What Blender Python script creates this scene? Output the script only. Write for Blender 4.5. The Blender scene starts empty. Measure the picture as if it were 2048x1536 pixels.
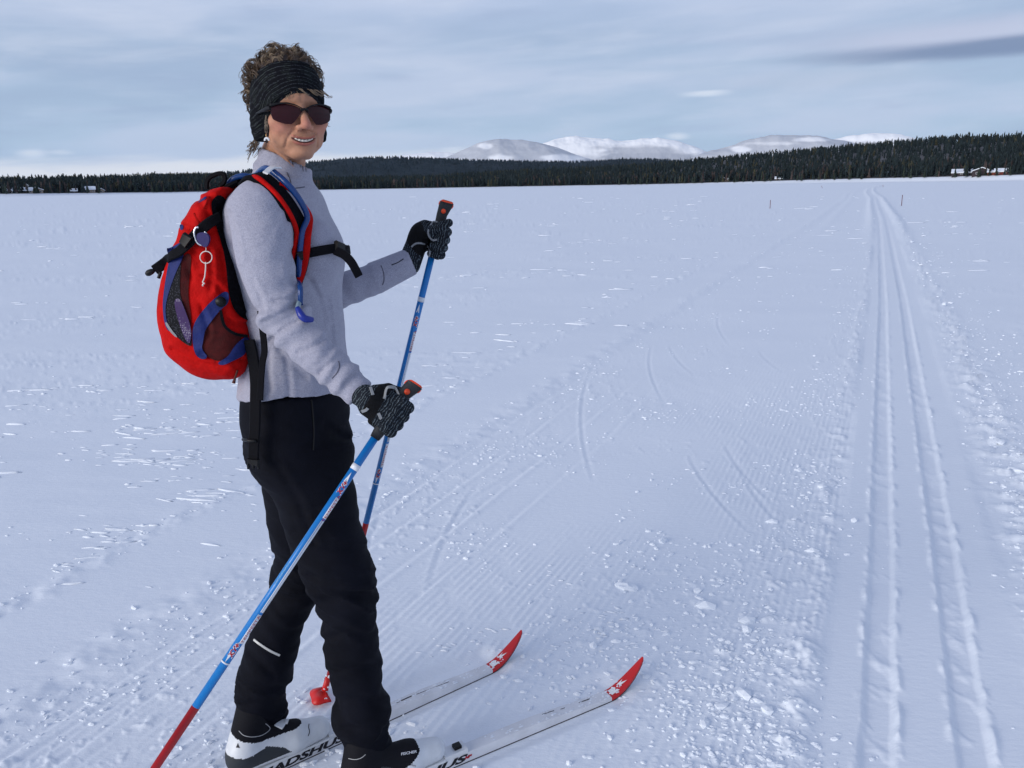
import bpy, math, random
import numpy as np
from mathutils import Vector, Matrix
from mathutils.bvhtree import BVHTree

random.seed(7)
rng = np.random.default_rng(11)
scene = bpy.context.scene
col = scene.collection

# ------------------------------------------------------------------ camera
EYE = 1.45
PITCH = math.radians(14.43)
ROLL = -0.0160
FOC = 1539.0          # focal length in pixels of the 2048 px wide photograph
cam_data = bpy.data.cameras.new("camera")
cam_data.sensor_width = 36.0
cam_data.lens = FOC / 2048.0 * 36.0
cam_data.clip_start = 0.05
cam_data.clip_end = 60000.0
cam = bpy.data.objects.new("camera", cam_data)
col.objects.link(cam)
cam.matrix_world = (Matrix.Translation((0, 0, EYE)) @ Matrix.Rotation(math.pi / 2 - PITCH, 4, 'X')
                    @ Matrix.Rotation(ROLL, 4, 'Z'))
scene.camera = cam
CAMR = np.array(cam.matrix_world.to_3x3())

# ------------------------------------------------------------------ sun direction, world sky, exposure
SUN_AZ = math.radians(-128.0)     # from +Y towards +X: behind the camera and to the left
SUN_EL = math.radians(14.0)
SUN_DIR = Vector((math.sin(SUN_AZ) * math.cos(SUN_EL), math.cos(SUN_AZ) * math.cos(SUN_EL), math.sin(SUN_EL)))
sun_data = bpy.data.lights.new("sun", 'SUN')
sun_data.energy = 3.3
sun_data.angle = math.radians(38.0)
sun_data.color = (1.0, 0.95, 0.89)
sun = bpy.data.objects.new("sun", sun_data)
col.objects.link(sun)
sun.rotation_euler = SUN_DIR.to_track_quat('Z', 'Y').to_euler()
sun.location = (-20, -20, 30)

scene.view_settings.view_transform = 'Standard'
scene.view_settings.look = 'None'
scene.view_settings.gamma = 1.0
scene.view_settings.exposure = -0.20
scene.view_settings.use_curve_mapping = False


# ------------------------------------------------------------------ helpers: pixels of the photograph to places
def ray(px, py):
    px = np.asarray(px, float); py = np.asarray(py, float)
    d = np.stack([(px - 1024) / FOC, (768 - py) / FOC, -np.ones_like(px)], -1)
    return d @ CAMR.T


def P(px, py, Y):
    """point on the sight line of a photo pixel at world distance Y"""
    d = ray(px, py)
    t = Y / d[..., 1]
    return np.array([0, 0, EYE]) + d * t[..., None]


def G(px, py, z=0.0):
    d = ray(px, py)
    t = (z - EYE) / d[..., 2]
    return np.array([0, 0, EYE]) + d * t[..., None]


def azel(px, py):
    d = ray(px, py)
    return np.arctan2(d[..., 0], d[..., 1]), d[..., 2] / np.hypot(d[..., 0], d[..., 1])


class NT:
    """small helper to write node trees"""
    def __init__(self, tree):
        self.t = tree
        self.n = tree.nodes
        self.l = tree.links

    def node(self, typ, **kw):
        nd = self.n.new(typ)
        for k, v in kw.items():
            setattr(nd, k, v)
        return nd

    def put(self, sock, v):
        if hasattr(v, 'is_output'):
            self.l.new(v, sock)
        elif v is not None:
            if isinstance(v, (tuple, list)) and len(v) == 3 and sock.type == 'RGBA':
                v = (*v, 1.0)
            sock.default_value = v

    def math(self, op, a, b=None, c=None, clamp=False):
        nd = self.node('ShaderNodeMath', operation=op, use_clamp=clamp)
        for i, v in enumerate((a, b, c)):
            if v is not None:
                self.put(nd.inputs[i], v)
        return nd.outputs[0]

    def mix(self, f, a, b):
        nd = self.node('ShaderNodeMix', data_type='RGBA')
        self.put(nd.inputs['Factor'], f)
        self.put(nd.inputs['A'] if False else nd.inputs[6], a)
        self.put(nd.inputs[7], b)
        return nd.outputs[2]

    def smooth(self, v, lo, hi, a=0.0, b=1.0):
        nd = self.node('ShaderNodeMapRange', interpolation_type='SMOOTHSTEP')
        self.put(nd.inputs['Value'], v)
        nd.inputs['From Min'].default_value = lo
        nd.inputs['From Max'].default_value = hi
        nd.inputs['To Min'].default_value = a
        nd.inputs['To Max'].default_value = b
        return nd.outputs[0]

    def noise(self, vec, scale, detail=4.0, rough=0.5, dist=0.0):
        nd = self.node('ShaderNodeTexNoise')
        if vec is not None:
            self.put(nd.inputs['Vector'], vec)
        nd.inputs['Scale'].default_value = scale
        nd.inputs['Detail'].default_value = detail
        nd.inputs['Roughness'].default_value = rough
        nd.inputs['Distortion'].default_value = dist
        return nd.outputs['Fac']

    def vec(self, x, y, z):
        nd = self.node('ShaderNodeCombineXYZ')
        for i, v in enumerate((x, y, z)):
            self.put(nd.inputs[i], v)
        return nd.outputs[0]

    def mapping(self, vec, scale=(1, 1, 1), rot=(0, 0, 0), loc=(0, 0, 0)):
        nd = self.node('ShaderNodeMapping')
        self.put(nd.inputs['Vector'], vec)
        nd.inputs['Scale'].default_value = scale
        nd.inputs['Rotation'].default_value = rot
        nd.inputs['Location'].default_value = loc
        return nd.outputs[0]


def build_world():
    w = bpy.data.worlds.new("World")
    scene.world = w
    w.use_nodes = True
    t = NT(w.node_tree)
    t.n.clear()
    out = t.node('ShaderNodeOutputWorld')
    bg = t.node('ShaderNodeBackground')
    bg.inputs['Strength'].default_value = 0.1
    sky = t.node('ShaderNodeTexSky', sky_type='NISHITA')
    sky.sun_disc = False
    sky.sun_elevation = SUN_EL
    sky.sun_rotation = SUN_AZ % (2 * math.pi)
    co = t.node('ShaderNodeTexCoord').outputs['Generated']
    sep = t.node('ShaderNodeSeparateXYZ')
    t.put(sep.inputs[0], co)
    x, y, z = sep.outputs
    az = t.math('ARCTAN2', x, y)
    el = t.math('ARCSINE', z)
    # streaked stratus: noise in azimuth / elevation, drawn out sideways and leaning a little
    tilt = t.math('MULTIPLY_ADD', az, -0.05, el)
    v1 = t.vec(t.math('MULTIPLY', x, 1.6), t.math('MULTIPLY', y, 1.6), t.math('MULTIPLY', tilt, 10.0))
    n1 = t.noise(v1, 1.25, 4.0, 0.5, 0.25)
    v2 = t.vec(t.math('MULTIPLY', x, 5.0), t.math('MULTIPLY', y, 5.0), t.math('MULTIPLY', tilt, 46.0))
    n2 = t.noise(v2, 1.0, 6.0, 0.55, 0.35)
    v3 = t.vec(t.math('MULTIPLY', x, 3.0), t.math('MULTIPLY', y, 3.0), t.math('MULTIPLY', tilt, 17.0))
    n3 = t.noise(v3, 1.7, 5.0, 0.55, 0.2)
    K = 12.2
    def c(r, g, b):
        f = lambda v: ((v / 255 + 0.055) / 1.055) ** 2.4 * K
        return (f(r), f(g), f(b), 1)
    # base tone of the overcast by elevation, greyer and deeper overhead
    ramp = t.node('ShaderNodeValToRGB')
    t.put(ramp.inputs[0], t.math('MULTIPLY', el, 1 / 1.5708))
    cr = ramp.color_ramp
    stops = [(0.0, c(190, 208, 231)), (0.03, c(180, 203, 229)), (0.065, c(170, 192, 220)), (0.11, c(170, 189, 218)),
             (0.145, c(184, 200, 230)), (0.185, c(200, 211, 237)), (0.25, c(196, 207, 233)), (0.40, c(138, 155, 194)), (0.65, c(96, 116, 163)), (1.0, c(84, 104, 152))]
    stops = [(p_ / 1.5708 * 1.5708, c_) for p_, c_ in stops]
    cr.elements[0].position, cr.elements[0].color = stops[0]
    cr.elements[1].position, cr.elements[1].color = stops[-1]
    for p_, c_ in stops[1:-1]:
        e = cr.elements.new(p_)
        e.color = c_
    base = ramp.outputs[0]
    # the blue of the clear sky shows thinly through
    thin = t.mix(t.smooth(n1, 0.35, 0.62, 0.12, 0.03), base, sky.outputs[0])
    # pale wisps and grey folds
    cl = t.mix(t.smooth(n1, 0.44, 0.62, 0.0, 0.6), thin, c(198, 208, 230))
    cl = t.mix(t.smooth(n1, 0.50, 0.34, 0.0, 0.40), cl, c(158, 177, 208))
    cl = t.mix(t.smooth(n2, 0.52, 0.80, 0.0, 0.26), cl, c(207, 218, 238))
    cl = t.mix(t.smooth(n3, 0.48, 0.76, 0.0, 0.5), cl, c(206, 215, 234))
    cl = t.mix(t.smooth(n3, 0.46, 0.26, 0.0, 0.35), cl, c(156, 173, 204))
    # bright bank low over the left horizon, thinning to the right
    edge = t.math('MULTIPLY_ADD', t.math('SUBTRACT', n2, 0.5), 0.030, el)
    top = t.math('MULTIPLY_ADD', az, 0.026, 0.046)
    bank = t.smooth(t.math('SUBTRACT', edge, top), 0.006, -0.010)
    bank = t.math('MULTIPLY', bank, t.smooth(az, 0.10, -0.12))
    bank = t.math('MULTIPLY', bank, t.smooth(az, -1.6, -0.9))
    cl = t.mix(t.math('MULTIPLY', bank, 0.95), cl, c(233, 235, 241))
    low = t.math('MULTIPLY', bank, t.smooth(n2, 0.53, 0.66))
    cl = t.mix(t.math('MULTIPLY', low, 0.75), cl, c(178, 194, 217))

    def blob(a0, e0, wa, we, jit, lo=1.0, hi=0.25):
        da = t.math('DIVIDE', t.math('SUBTRACT', az, a0), wa)
        de = t.math('DIVIDE', t.math('SUBTRACT', t.math('MULTIPLY_ADD', t.math('SUBTRACT', n2, 0.5), jit, el), e0), we)
        r = t.math('SQRT', t.math('ADD', t.math('MULTIPLY', da, da), t.math('MULTIPLY', de, de)))
        return t.smooth(r, lo, hi)
    def pos(px, py):
        d = ray(px, py)
        return float(np.arctan2(d[0], d[1])), float(np.arctan2(d[2], np.hypot(d[0], d[1])))
    # lens-shaped grey cloud on the right, with a pale top
    a0, e0 = pos(2010, 62); a1, e1 = pos(2060, 86); a2, e2 = pos(1640, 160)
    cl = t.mix(t.math('MULTIPLY', blob(a0, e0, 0.30, 0.024, 0.016), 0.8), cl, c(194, 201, 224))
    cl = t.mix(t.math('MULTIPLY', blob(a1, e1, 0.30, 0.0150, 0.012), 0.95), cl, c(126, 144, 176))
    cl = t.mix(t.math('MULTIPLY', blob(a2, e2, 0.16, 0.018, 0.016), 0.5), cl, c(184, 197, 219))
    # small fair-weather scraps
    for (px, py, wa, we, s) in ((65, 310, 0.022, 0.0080, .75), (122, 308, 0.020, 0.0040, .5), (1412, 189, 0.040, 0.0050, .7), (1355, 271, 0.020, 0.0055, .7), (905, 300, 0.022, 0.005, .4)):
        a0, e0 = pos(px, py)
        cl = t.mix(t.math('MULTIPLY', blob(a0, e0, wa, we, 0.014, 1.0, 0.1), s), cl, c(222, 230, 244))
    t.put(bg.inputs['Color'], cl)
    t.l.new(bg.outputs[0], out.inputs[0])


build_world()


# ------------------------------------------------------------------ helpers: objects
def tag(o, label=None, cat=None, group=None, kind=None):
    if label: o['label'] = label
    if cat: o['category'] = cat
    if group: o['group'] = group
    if kind: o['kind'] = kind
    return o


def empty(name, loc=(0, 0, 0)):
    o = bpy.data.objects.new(name, None)
    o.location = loc
    o.empty_display_size = 0.1
    col.objects.link(o)
    return o


def mesh_obj(name, verts, faces, mat=None, parent=None, smooth=True, mats=None, midx=None):
    verts = np.asarray(verts, np.float32)
    me = bpy.data.meshes.new(name)
    if isinstance(faces, np.ndarray) and faces.ndim == 2:
        n, k = faces.shape
        me.vertices.add(len(verts))
        me.vertices.foreach_set('co', verts.ravel())
        me.loops.add(n * k)
        me.loops.foreach_set('vertex_index', faces.astype(np.int32).ravel())
        me.polygons.add(n)
        me.polygons.foreach_set('loop_start', np.arange(0, n * k, k, dtype=np.int32))
        me.update(calc_edges=True)
        me.validate()
    else:
        me.from_pydata([tuple(map(float, v)) for v in verts], [], [tuple(map(int, f)) for f in faces])
        me.update()
    for m in (mats or ([mat] if mat else [])):
        me.materials.append(m)
    if midx is not None:
        me.polygons.foreach_set('material_index', np.asarray(midx, np.int32))
    me.polygons.foreach_set('use_smooth', np.full(len(me.polygons), smooth, dtype=bool))
    o = bpy.data.objects.new(name, me)
    col.objects.link(o)
    if parent is not None:
        o.parent = parent
        if parent.type == 'EMPTY':
            o.matrix_parent_inverse = Matrix.Translation(-Vector(parent.location))
    return o


def point_color(o, name, cols):
    a = o.data.attributes.new(name, 'FLOAT_COLOR', 'POINT')
    c4 = np.ones((len(cols), 4), np.float32)
    c4[:, :3] = cols
    a.data.foreach_set('color', c4.ravel())


def point_float(o, name, vals):
    a = o.data.attributes.new(name, 'FLOAT', 'POINT')
    a.data.foreach_set('value', np.asarray(vals, np.float32))


# ------------------------------------------------------------------ helpers: materials
def material(name, color=(0.5, 0.5, 0.5), rough=0.6, spec=0.4, metal=0.0, vary=0.0, vscale=40.0, bump=0.0, bscale=300.0,
             bdetail=3.0, attr=None, coat=0.0, color2=None, sheen=0.0, coord='Object'):
    m = bpy.data.materials.new(name)
    m.use_nodes = True
    t = NT(m.node_tree)
    b = t.n['Principled BSDF']
    b.inputs['Roughness'].default_value = rough
    b.inputs['Specular IOR Level'].default_value = spec
    b.inputs['Metallic'].default_value = metal
    b.inputs['Coat Weight'].default_value = coat
    if sheen:
        b.inputs['Sheen Weight'].default_value = sheen
    co = t.node('ShaderNodeTexCoord').outputs[coord]
    if attr:
        a = t.node('ShaderNodeAttribute', attribute_name=attr)
        csock = a.outputs['Color']
    else:
        csock = (*color, 1.0)
    if vary or color2:
        n = t.noise(co, vscale, 4.0, 0.6)
        if color2:
            csock = t.mix(t.smooth(n, 0.35, 0.65), csock, (*color2, 1.0))
        else:
            f = t.smooth(n, 0.25, 0.75, 1 - vary, 1 + vary)
            nd = t.node('ShaderNodeMix', data_type='RGBA', blend_type='MULTIPLY')
            nd.inputs['Factor'].default_value = 1.0
            t.put(nd.inputs[6], csock)
            comb = t.vec(f, f, f)
            t.put(nd.inputs[7], comb)
            csock = nd.outputs[2]
    t.put(b.inputs['Base Color'], csock)
    if bump:
        n = t.noise(co, bscale, bdetail, 0.6)
        bp = t.node('ShaderNodeBump')
        bp.inputs['Strength'].default_value = 1.0
        bp.inputs['Distance'].default_value = bump
        t.put(bp.inputs['Height'], n)
        t.put(b.inputs['Normal'], bp.outputs[0])
    return m


# ------------------------------------------------------------------ helpers: noise on arrays
_perm = np.random.default_rng(5).permutation(4096)
_ga = np.random.default_rng(6).uniform(0, 2 * np.pi, 4096)
_gx, _gy = np.cos(_ga), np.sin(_ga)


def pnoise(x, y, seed=0):
    x = np.asarray(x, float); y = np.asarray(y, float)
    xi = np.floor(x).astype(np.int64); yi = np.floor(y).astype(np.int64)
    xf = x - xi; yf = y - yi
    u = xf * xf * xf * (xf * (xf * 6 - 15) + 10)
    v = yf * yf * yf * (yf * (yf * 6 - 15) + 10)

    def g(ix, iy, dx, dy):
        h = _perm[(_perm[(ix + seed * 131) & 4095] + iy) & 4095]
        return _gx[h] * dx + _gy[h] * dy
    a = g(xi, yi, xf, yf); b = g(xi + 1, yi, xf - 1, yf)
    c = g(xi, yi + 1, xf, yf - 1); d = g(xi + 1, yi + 1, xf - 1, yf - 1)
    return 1.5 * ((a * (1 - u) + b * u) * (1 - v) + (c * (1 - u) + d * u) * v)


def fbm(x, y, seed=0, oct=4, gain=0.5):
    s = 0; a = 1.0; f = 1.0
    for i in range(oct):
        s = s + a * pnoise(x * f, y * f, seed + i)
        a *= gain; f *= 2.03
    return s


def sstep(v, lo, hi):
    t = np.clip((v - lo) / (hi - lo), 0, 1)
    return t * t * (3 - 2 * t)


# ------------------------------------------------------------------ the snow ground
# centre line of the set track, X as a function of Y (metres)
_tr_px = np.array([(1846, 1536), (1822, 1100), (1799, 800), (1785, 600), (1769, 470), (1764, 440), (1757, 420), (1752, 405), (1751, 397), (1740, 388),
                   (1738, 382), (1742, 376), (1762, 371), (1830, 367)], float)
_tr = G(_tr_px[:, 0], _tr_px[:, 1])
_trY = np.concatenate([[-40.0], _tr[:, 1]])
_slope0 = (_tr[2, 0] - _tr[0, 0]) / (_tr[2, 1] - _tr[0, 1])
_trX = np.concatenate([[_tr[0, 0] - _slope0 * (_tr[0, 1] + 40.0)], _tr[:, 0]])
_fy = np.concatenate([np.linspace(-40, 30, 1401), np.geomspace(30.05, 900, 1200)])
_fx = np.interp(_fy, _trY, _trX)
_k = np.hanning(41); _k /= _k.sum()
_pad = np.pad(_fx, 20, mode='edge')
_sm = np.convolve(_pad, _k, 'valid')
_sm[:40] = _fx[:40]; _sm[-20:] = _fx[-20:]
_fx = _sm
COSA = math.cos(math.atan(_slope0))


def trail_q(X, Y):
    return (X - np.interp(Y, _fy, _fx)) * COSA


SKI_Z = -0.010
SKI_LINES = [(G(892, 1512)[:2], G(1216, 1379)[:2]), (G(674, 1462)[:2], G(978, 1325)[:2])]
MARKS = [((1185, 735), (1190, 960)), ((1305, 690), (1330, 800)), ((1340, 690), (1392, 748)), ((1380, 905), (1505, 1062)), ((1450, 880), (1560, 1010)), ((1440, 620), (1462, 690)),
         ((1110, 905), (905, 1020)), ((960, 960), (860, 1170)), ((1520, 700), (1570, 745)), ((770, 1010), (730, 1130)), ((1480, 930), (1600, 1080))]
_marks = [(G(*a)[:2], G(*b)[:2]) for a, b in MARKS]


def snow_h(X, Y):
    R = np.hypot(X, Y)
    q = trail_q(X, Y)
    near = sstep(R, 30, 8)
    mid = sstep(R, 220, 60)
    h = 0.018 * fbm(X * 0.22, Y * 0.35, 3, 3) * sstep(R, 400, 60)
    # where the groomed lane is
    wob = 0.10 * fbm(Y * 0.5, X * 0.12, 21, 3)
    lane = sstep(q, -2.42 + 0.0, -2.22) * sstep(q, 0.62, 0.50)
    lane2 = sstep(q + wob, -4.6, -4.1) * sstep(q, -2.75, -3.05)      # older, rougher lane further left
    out = 1 - np.maximum(lane, 0)
    # wind crust: low plates drawn out sideways, sharp towards the eye
    patch = sstep(fbm(X * 0.30, Y * 0.42, 31, 3), -0.12, 0.50)
    wx = X + 0.25 * fbm(X * 0.8, Y * 1.1, 34, 2)
    wy = Y + 0.10 * fbm(X * 0.9, Y * 1.7, 37, 3) - 0.08 * X
    st = fbm(wx * 1.5, wy * 8.0, 41, 4, 0.55)
    crust = sstep(st, 0.30, 0.62)
    st2 = fbm(wx * 4.5, wy * 17.0, 45, 3, 0.55)
    crust2 = sstep(st2, 0.38, 0.75)
    open_ = (1 - lane) * (1 - 0.65 * sstep(q, -3.05, -2.95) * sstep(q, -2.3, -2.5))
    far_gain = 1 + 2.2 * sstep(R, 9, 45)
    h = h + open_ * patch * (0.006 * crust + 0.004 * crust2) * mid * far_gain
    h = h + open_ * 0.0022 * fbm(X * 2.2, Y * 5.0, 51, 3) * mid
    # lane: pressed down a little, with a crumbly left rim
    h = h - 0.008 * lane * mid
    rim = np.exp(-((q + 2.36 + 0.06 * fbm(Y * 1.4, q, 61, 3)) / 0.10) ** 2)
    h = h + rim * (0.003 + 0.007 * fbm(X * 6, Y * 9, 63, 3)) * mid
    rim2 = np.exp(-((q + 2.98 + 0.05 * fbm(Y * 1.4, q, 66, 3)) / 0.055) ** 2)
    h = h + rim2 * (0.003 + 0.009 * fbm(X * 7, Y * 9, 67, 3)) * mid
    # corduroy combed into the lane, broken in places
    cord = 0.5 + 0.5 * np.cos(2 * np.pi * (q + 0.012 * fbm(Y * 0.7, q * 2, 71, 2)) / 0.030)
    cord = cord * sstep(fbm(X * 9, Y * 5, 76, 3), -0.75, 0.25)
    keep = sstep(fbm(X * 0.9 - Y * 0.25, Y * 0.45, 73, 3), -0.55, 0.25)
    lane_c = sstep(q, -2.3, -2.15) * sstep(q, -0.22, -0.30) + 0.5 * sstep(q, 0.55, 0.65) * sstep(q, 1.05, 0.95)
    h = h + lane_c * keep * 0.0024 * cord * sstep(R, 15, 5)
    # crumbs: fine broken relief
    crumb = np.maximum(0, fbm(X * 13, Y * 16, 81, 3, 0.6) - 0.34)
    cmask = sstep(fbm(X * 0.8, Y * 0.9, 84, 3), -0.05, 0.45)
    bord = np.exp(-((q + 0.42) / 0.22) ** 2) + 0.35 * np.exp(-((q + 2.1) / 0.25) ** 2)
    h = h + (lane * (0.45 * cmask + 0.7 * bord) ) * 0.013 * crumb * sstep(R, 26, 7)
    fine = np.maximum(0, fbm(X * 34, Y * 42, 86, 2, 0.5) - 0.30)
    h = h + (lane * (0.2 + 0.7 * bord) ) * 0.0045 * fine * sstep(R, 7, 3)
    # set track: smooth pressed bed and two grooves
    bed = sstep(q, -0.30, -0.24) * sstep(q, 0.34, 0.28)
    h = h * (1 - 0.9 * bed * mid) + bed * (-0.011) * mid
    gw = 0.0035 * fbm(Y * 6, X * 2, 91, 3) * near
    for gq in (-0.105, 0.125):
        d = np.abs(q - gq + gw)
        gr = sstep(d, 0.050, 0.026)
        h = h - gr * (0.0135 + 0.004 * fbm(Y * 1.2, q * 3, 93, 2)) * mid
        lip = np.exp(-((d - 0.052) / 0.010) ** 2)
        h = h + lip * np.maximum(0, 0.002 + 0.013 * fbm(X * 9, Y * 7, 95, 3)) * sstep(R, 30, 8)
        h = h + gr * 0.009 * np.maximum(0, fbm(X * 10, Y * 8, 97, 3) - 0.05) * sstep(R, 20, 6)
    # thrown-up berm to the right of the track and the line left of it
    berm = np.exp(-((q - 0.50 - 0.03 * fbm(Y * 2, q, 99, 2)) / 0.13) ** 2)
    h = h + berm * (0.008 + 0.030 * np.maximum(0, fbm(X * 6, Y * 8, 101, 4, 0.6) + 0.1)) * mid
    lb = np.exp(-((q + 0.33) / 0.05) ** 2)
    h = h + lb * 0.018 * np.maximum(0, fbm(X * 7, Y * 9, 103, 4, 0.6)) * mid
    # far away only the ridges of the track still read
    farm = sstep(R, 14, 40) * sstep(R, 430, 200) * (1 + R / 90.0)
    for gq, a in ((-0.36, 0.045), (0.50, 0.06), (-2.30, 0.012), (-1.75, 0.012), (0.01, 0.025)):
        h = h + farm * a * np.exp(-((q - gq) / 0.16) ** 2)
    # long scraped lines along the left side of the lane
    for gq, a in ((-2.22, .004), (-2.05, .003), (-1.82, .003), (-1.62, .002)):
        dq = q - gq - 0.03 * fbm(Y * 0.5, gq * 7, 105, 2)
        h = h + a * (np.exp(-((dq - .022) / .018) ** 2) - np.exp(-(dq / .016) ** 2)) * (0.5 + 0.8 * sstep(fbm(X * 1.5, Y * 2, 107, 2), -.3, .3)) * sstep(R, 7, 3.5)
    # snow packed flat under the standing skis
    for (a, b) in SKI_LINES:
        ab = b - a
        L = np.hypot(*ab)
        tt = ((X - a[0]) * ab[0] + (Y - a[1]) * ab[1]) / L
        sd = ((X - a[0]) * ab[1] - (Y - a[1]) * ab[0]) / L
        w = sstep(np.abs(sd), 0.095, 0.050) * sstep(tt, -0.95, -0.85) * sstep(tt, L + 0.06, L)
        h = h * (1 - w) + w * (SKI_Z - 0.0020)
    # strokes of other skis across the lane
    for (a, b) in _marks:
        ab = b - a
        L = np.hypot(*ab)
        tt = np.clip(((X - a[0]) * ab[0] + (Y - a[1]) * ab[1]) / L ** 2, 0, 1)
        sd = ((X - a[0]) * ab[1] - (Y - a[1]) * ab[0]) / L
        dd = np.hypot(X - a[0] - tt * ab[0], Y - a[1] - tt * ab[1])
        w = 4 * tt * (1 - tt)
        bow = sd - 0.03 * L * w
        dd = np.where((tt > 0) & (tt < 1), np.abs(bow), dd)
        h = h - 0.0022 * np.exp(-(dd / 0.012) ** 2) * np.sqrt(w) + 0.0018 * np.exp(-((dd - 0.024) / 0.010) ** 2) * (bow > 0) * np.sqrt(w)
    return h


def material_snow():
    m = bpy.data.materials.new("snow")
    m.use_nodes = True
    t = NT(m.node_tree)
    b = t.n['Principled BSDF']
    co = t.node('ShaderNodeTexCoord').outputs['Object']
    n = t.noise(co, 1.3, 5.0, 0.6)
    t.put(b.inputs['Base Color'], t.mix(n, (0.755, 0.80, 0.865, 1), (0.805, 0.845, 0.90, 1)))
    b.inputs['Roughness'].default_value = 0.55
    b.inputs['Specular IOR Level'].default_value = 0.25
    g1 = t.noise(co, 230.0, 3.0, 0.7)
    g2 = t.noise(t.mapping(co, (1, 2.2, 1)), 26.0, 4.0, 0.6)
    hsum = t.math('MULTIPLY_ADD', g2, 3.5, g1)
    bp = t.node('ShaderNodeBump')
    bp.inputs['Strength'].default_value = 0.5
    bp.inputs['Distance'].default_value = 0.0011
    t.put(bp.inputs['Height'], hsum)
    t.put(b.inputs['Normal'], bp.outputs[0])
    return m


M_SNOW = material_snow()


def build_ground():
    fine = np.radians(np.linspace(-43, 43, 1080))
    rest = np.radians(np.linspace(43, 317, 50))[1:-1]
    az = np.concatenate([fine, rest])
    r = np.concatenate([np.linspace(0.15, 1.2, 10), 1 / np.linspace(1 / 1.25, 1 / 55.0, 620), np.geomspace(56, 17000, 70)])
    A, Rr = np.meshgrid(az, r)
    X = Rr * np.sin(A); Y = Rr * np.cos(A)
    Z = np.zeros_like(X)
    nf = len(fine)
    sel = (Rr < 500)
    Z[sel] = snow_h(X[sel], Y[sel])
    v = np.stack([X, Y, Z], -1).reshape(-1, 3)
    nr, na = X.shape
    i = np.arange(nr - 1)[:, None]; j = np.arange(na)[None, :]
    jn = (j + 1) % na
    f = np.stack([i * na + j, (i + 1) * na + j, (i + 1) * na + jn, i * na + jn], -1).reshape(-1, 4)[:, ::-1]
    # close the middle with one extra vertex fan (quads with a doubled corner are avoided: use a tiny inner ring)
    o = mesh_obj("snow_ground", v, f, M_SNOW)
    tag(o, kind='structure')
    return o


build_ground()

# broken bits of snow lying on the lane and beside it
_ico_v, _ico_f = None, None


def ico(sub):
    import bmesh
    bm = bmesh.new()
    bmesh.ops.create_icosphere(bm, subdivisions=sub, radius=1.0)
    v = np.array([x.co[:] for x in bm.verts])
    f = np.array([[q.index for q in x.verts] for x in bm.faces])
    bm.free()
    return v, f


def scatter_lumps(X, Y, size, asp, flat, sink, yaw, rough, big=0.02):
    V, F = [], []
    base = 0
    i1, i2 = ico(1), ico(2)
    Z = snow_h(X, Y)
    for k in range(len(X)):
        s = size[k]
        v, f = (i2 if s > big else i1)
        n = len(v)
        a = yaw[k]
        sc = np.array([asp[k], 1.0, flat[k]]) * s
        w = v * (1 + rng.uniform(-rough, rough, (n, 1))) * sc
        c_, s_ = math.cos(a), math.sin(a)
        w = np.stack([w[:, 0] * c_ - w[:, 1] * s_, w[:, 0] * s_ + w[:, 1] * c_, w[:, 2]], -1)
        V.append(w + np.array([X[k], Y[k], Z[k] + sc[2] * sink]))
        F.append(f + base)
        base += n
    return np.concatenate(V), np.concatenate(F)


def build_chunks():
    n_try = 95000
    # sample by distance so the number per picture area stays even
    az = rng.uniform(-0.75, 0.75, n_try)
    r = 1 / rng.uniform(1 / 34.0, 1 / 1.35, n_try)
    X = r * np.sin(az); Y = r * np.cos(az)
    q = trail_q(X, Y)
    cl = fbm(X * 1.1, Y * 1.3, 111, 3)
    dens = np.zeros(n_try)
    dens += 0.95 * np.exp(-((q - 0.52) / 0.12) ** 2) + 0.55 * np.exp(-((q - 0.75) / 0.25) ** 2)
    dens += 0.60 * np.exp(-((q + 0.42) / 0.16) ** 2) * sstep(cl, -0.4, 0.4)
    dens += 0.36 * ((q > -2.2) & (q < -0.3)) * sstep(cl, -0.05, 0.6)
    dens += 0.20 * np.exp(-((q + 2.3) / 0.16) ** 2)
    dens += 0.12 * np.exp(-((q + 3.0) / 0.08) ** 2)
    dens += 0.012 * (q < -4.4) + 0.015 * (q > 0.9)
    dens *= np.where((q > -2.6) & (q < -0.25), 0.45 + 0.55 * sstep(r, 1.8, 4.5), 1.0)
    keep = rng.uniform(0, 1, n_try) < dens * 0.62
    X, Y, q, r = X[keep], Y[keep], q[keep], r[keep]
    n = len(X)
    size = 0.0030 + 0.0055 * rng.power(0.35, n) + (rng.uniform(0, 1, n) < 0.012) * (q > -1.0) * rng.uniform(0.006, 0.016, n)
    size = size * (1 + 0.05 * np.clip(r - 4, 0, 30))
    V, F = scatter_lumps(X, Y, size, rng.uniform(1.0, 2.4, n), rng.uniform(0.5, 0.95, n), 0.4 * np.ones(n)[0], rng.normal(-0.1, 0.6, n), 0.26)
    o = mesh_obj("snow_chunks", V, F, M_SNOW, smooth=False)
    tag(o, "loose white crumbs and lumps of snow scattered on the trail", None, None, 'stuff')
    print('chunks', n)


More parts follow.
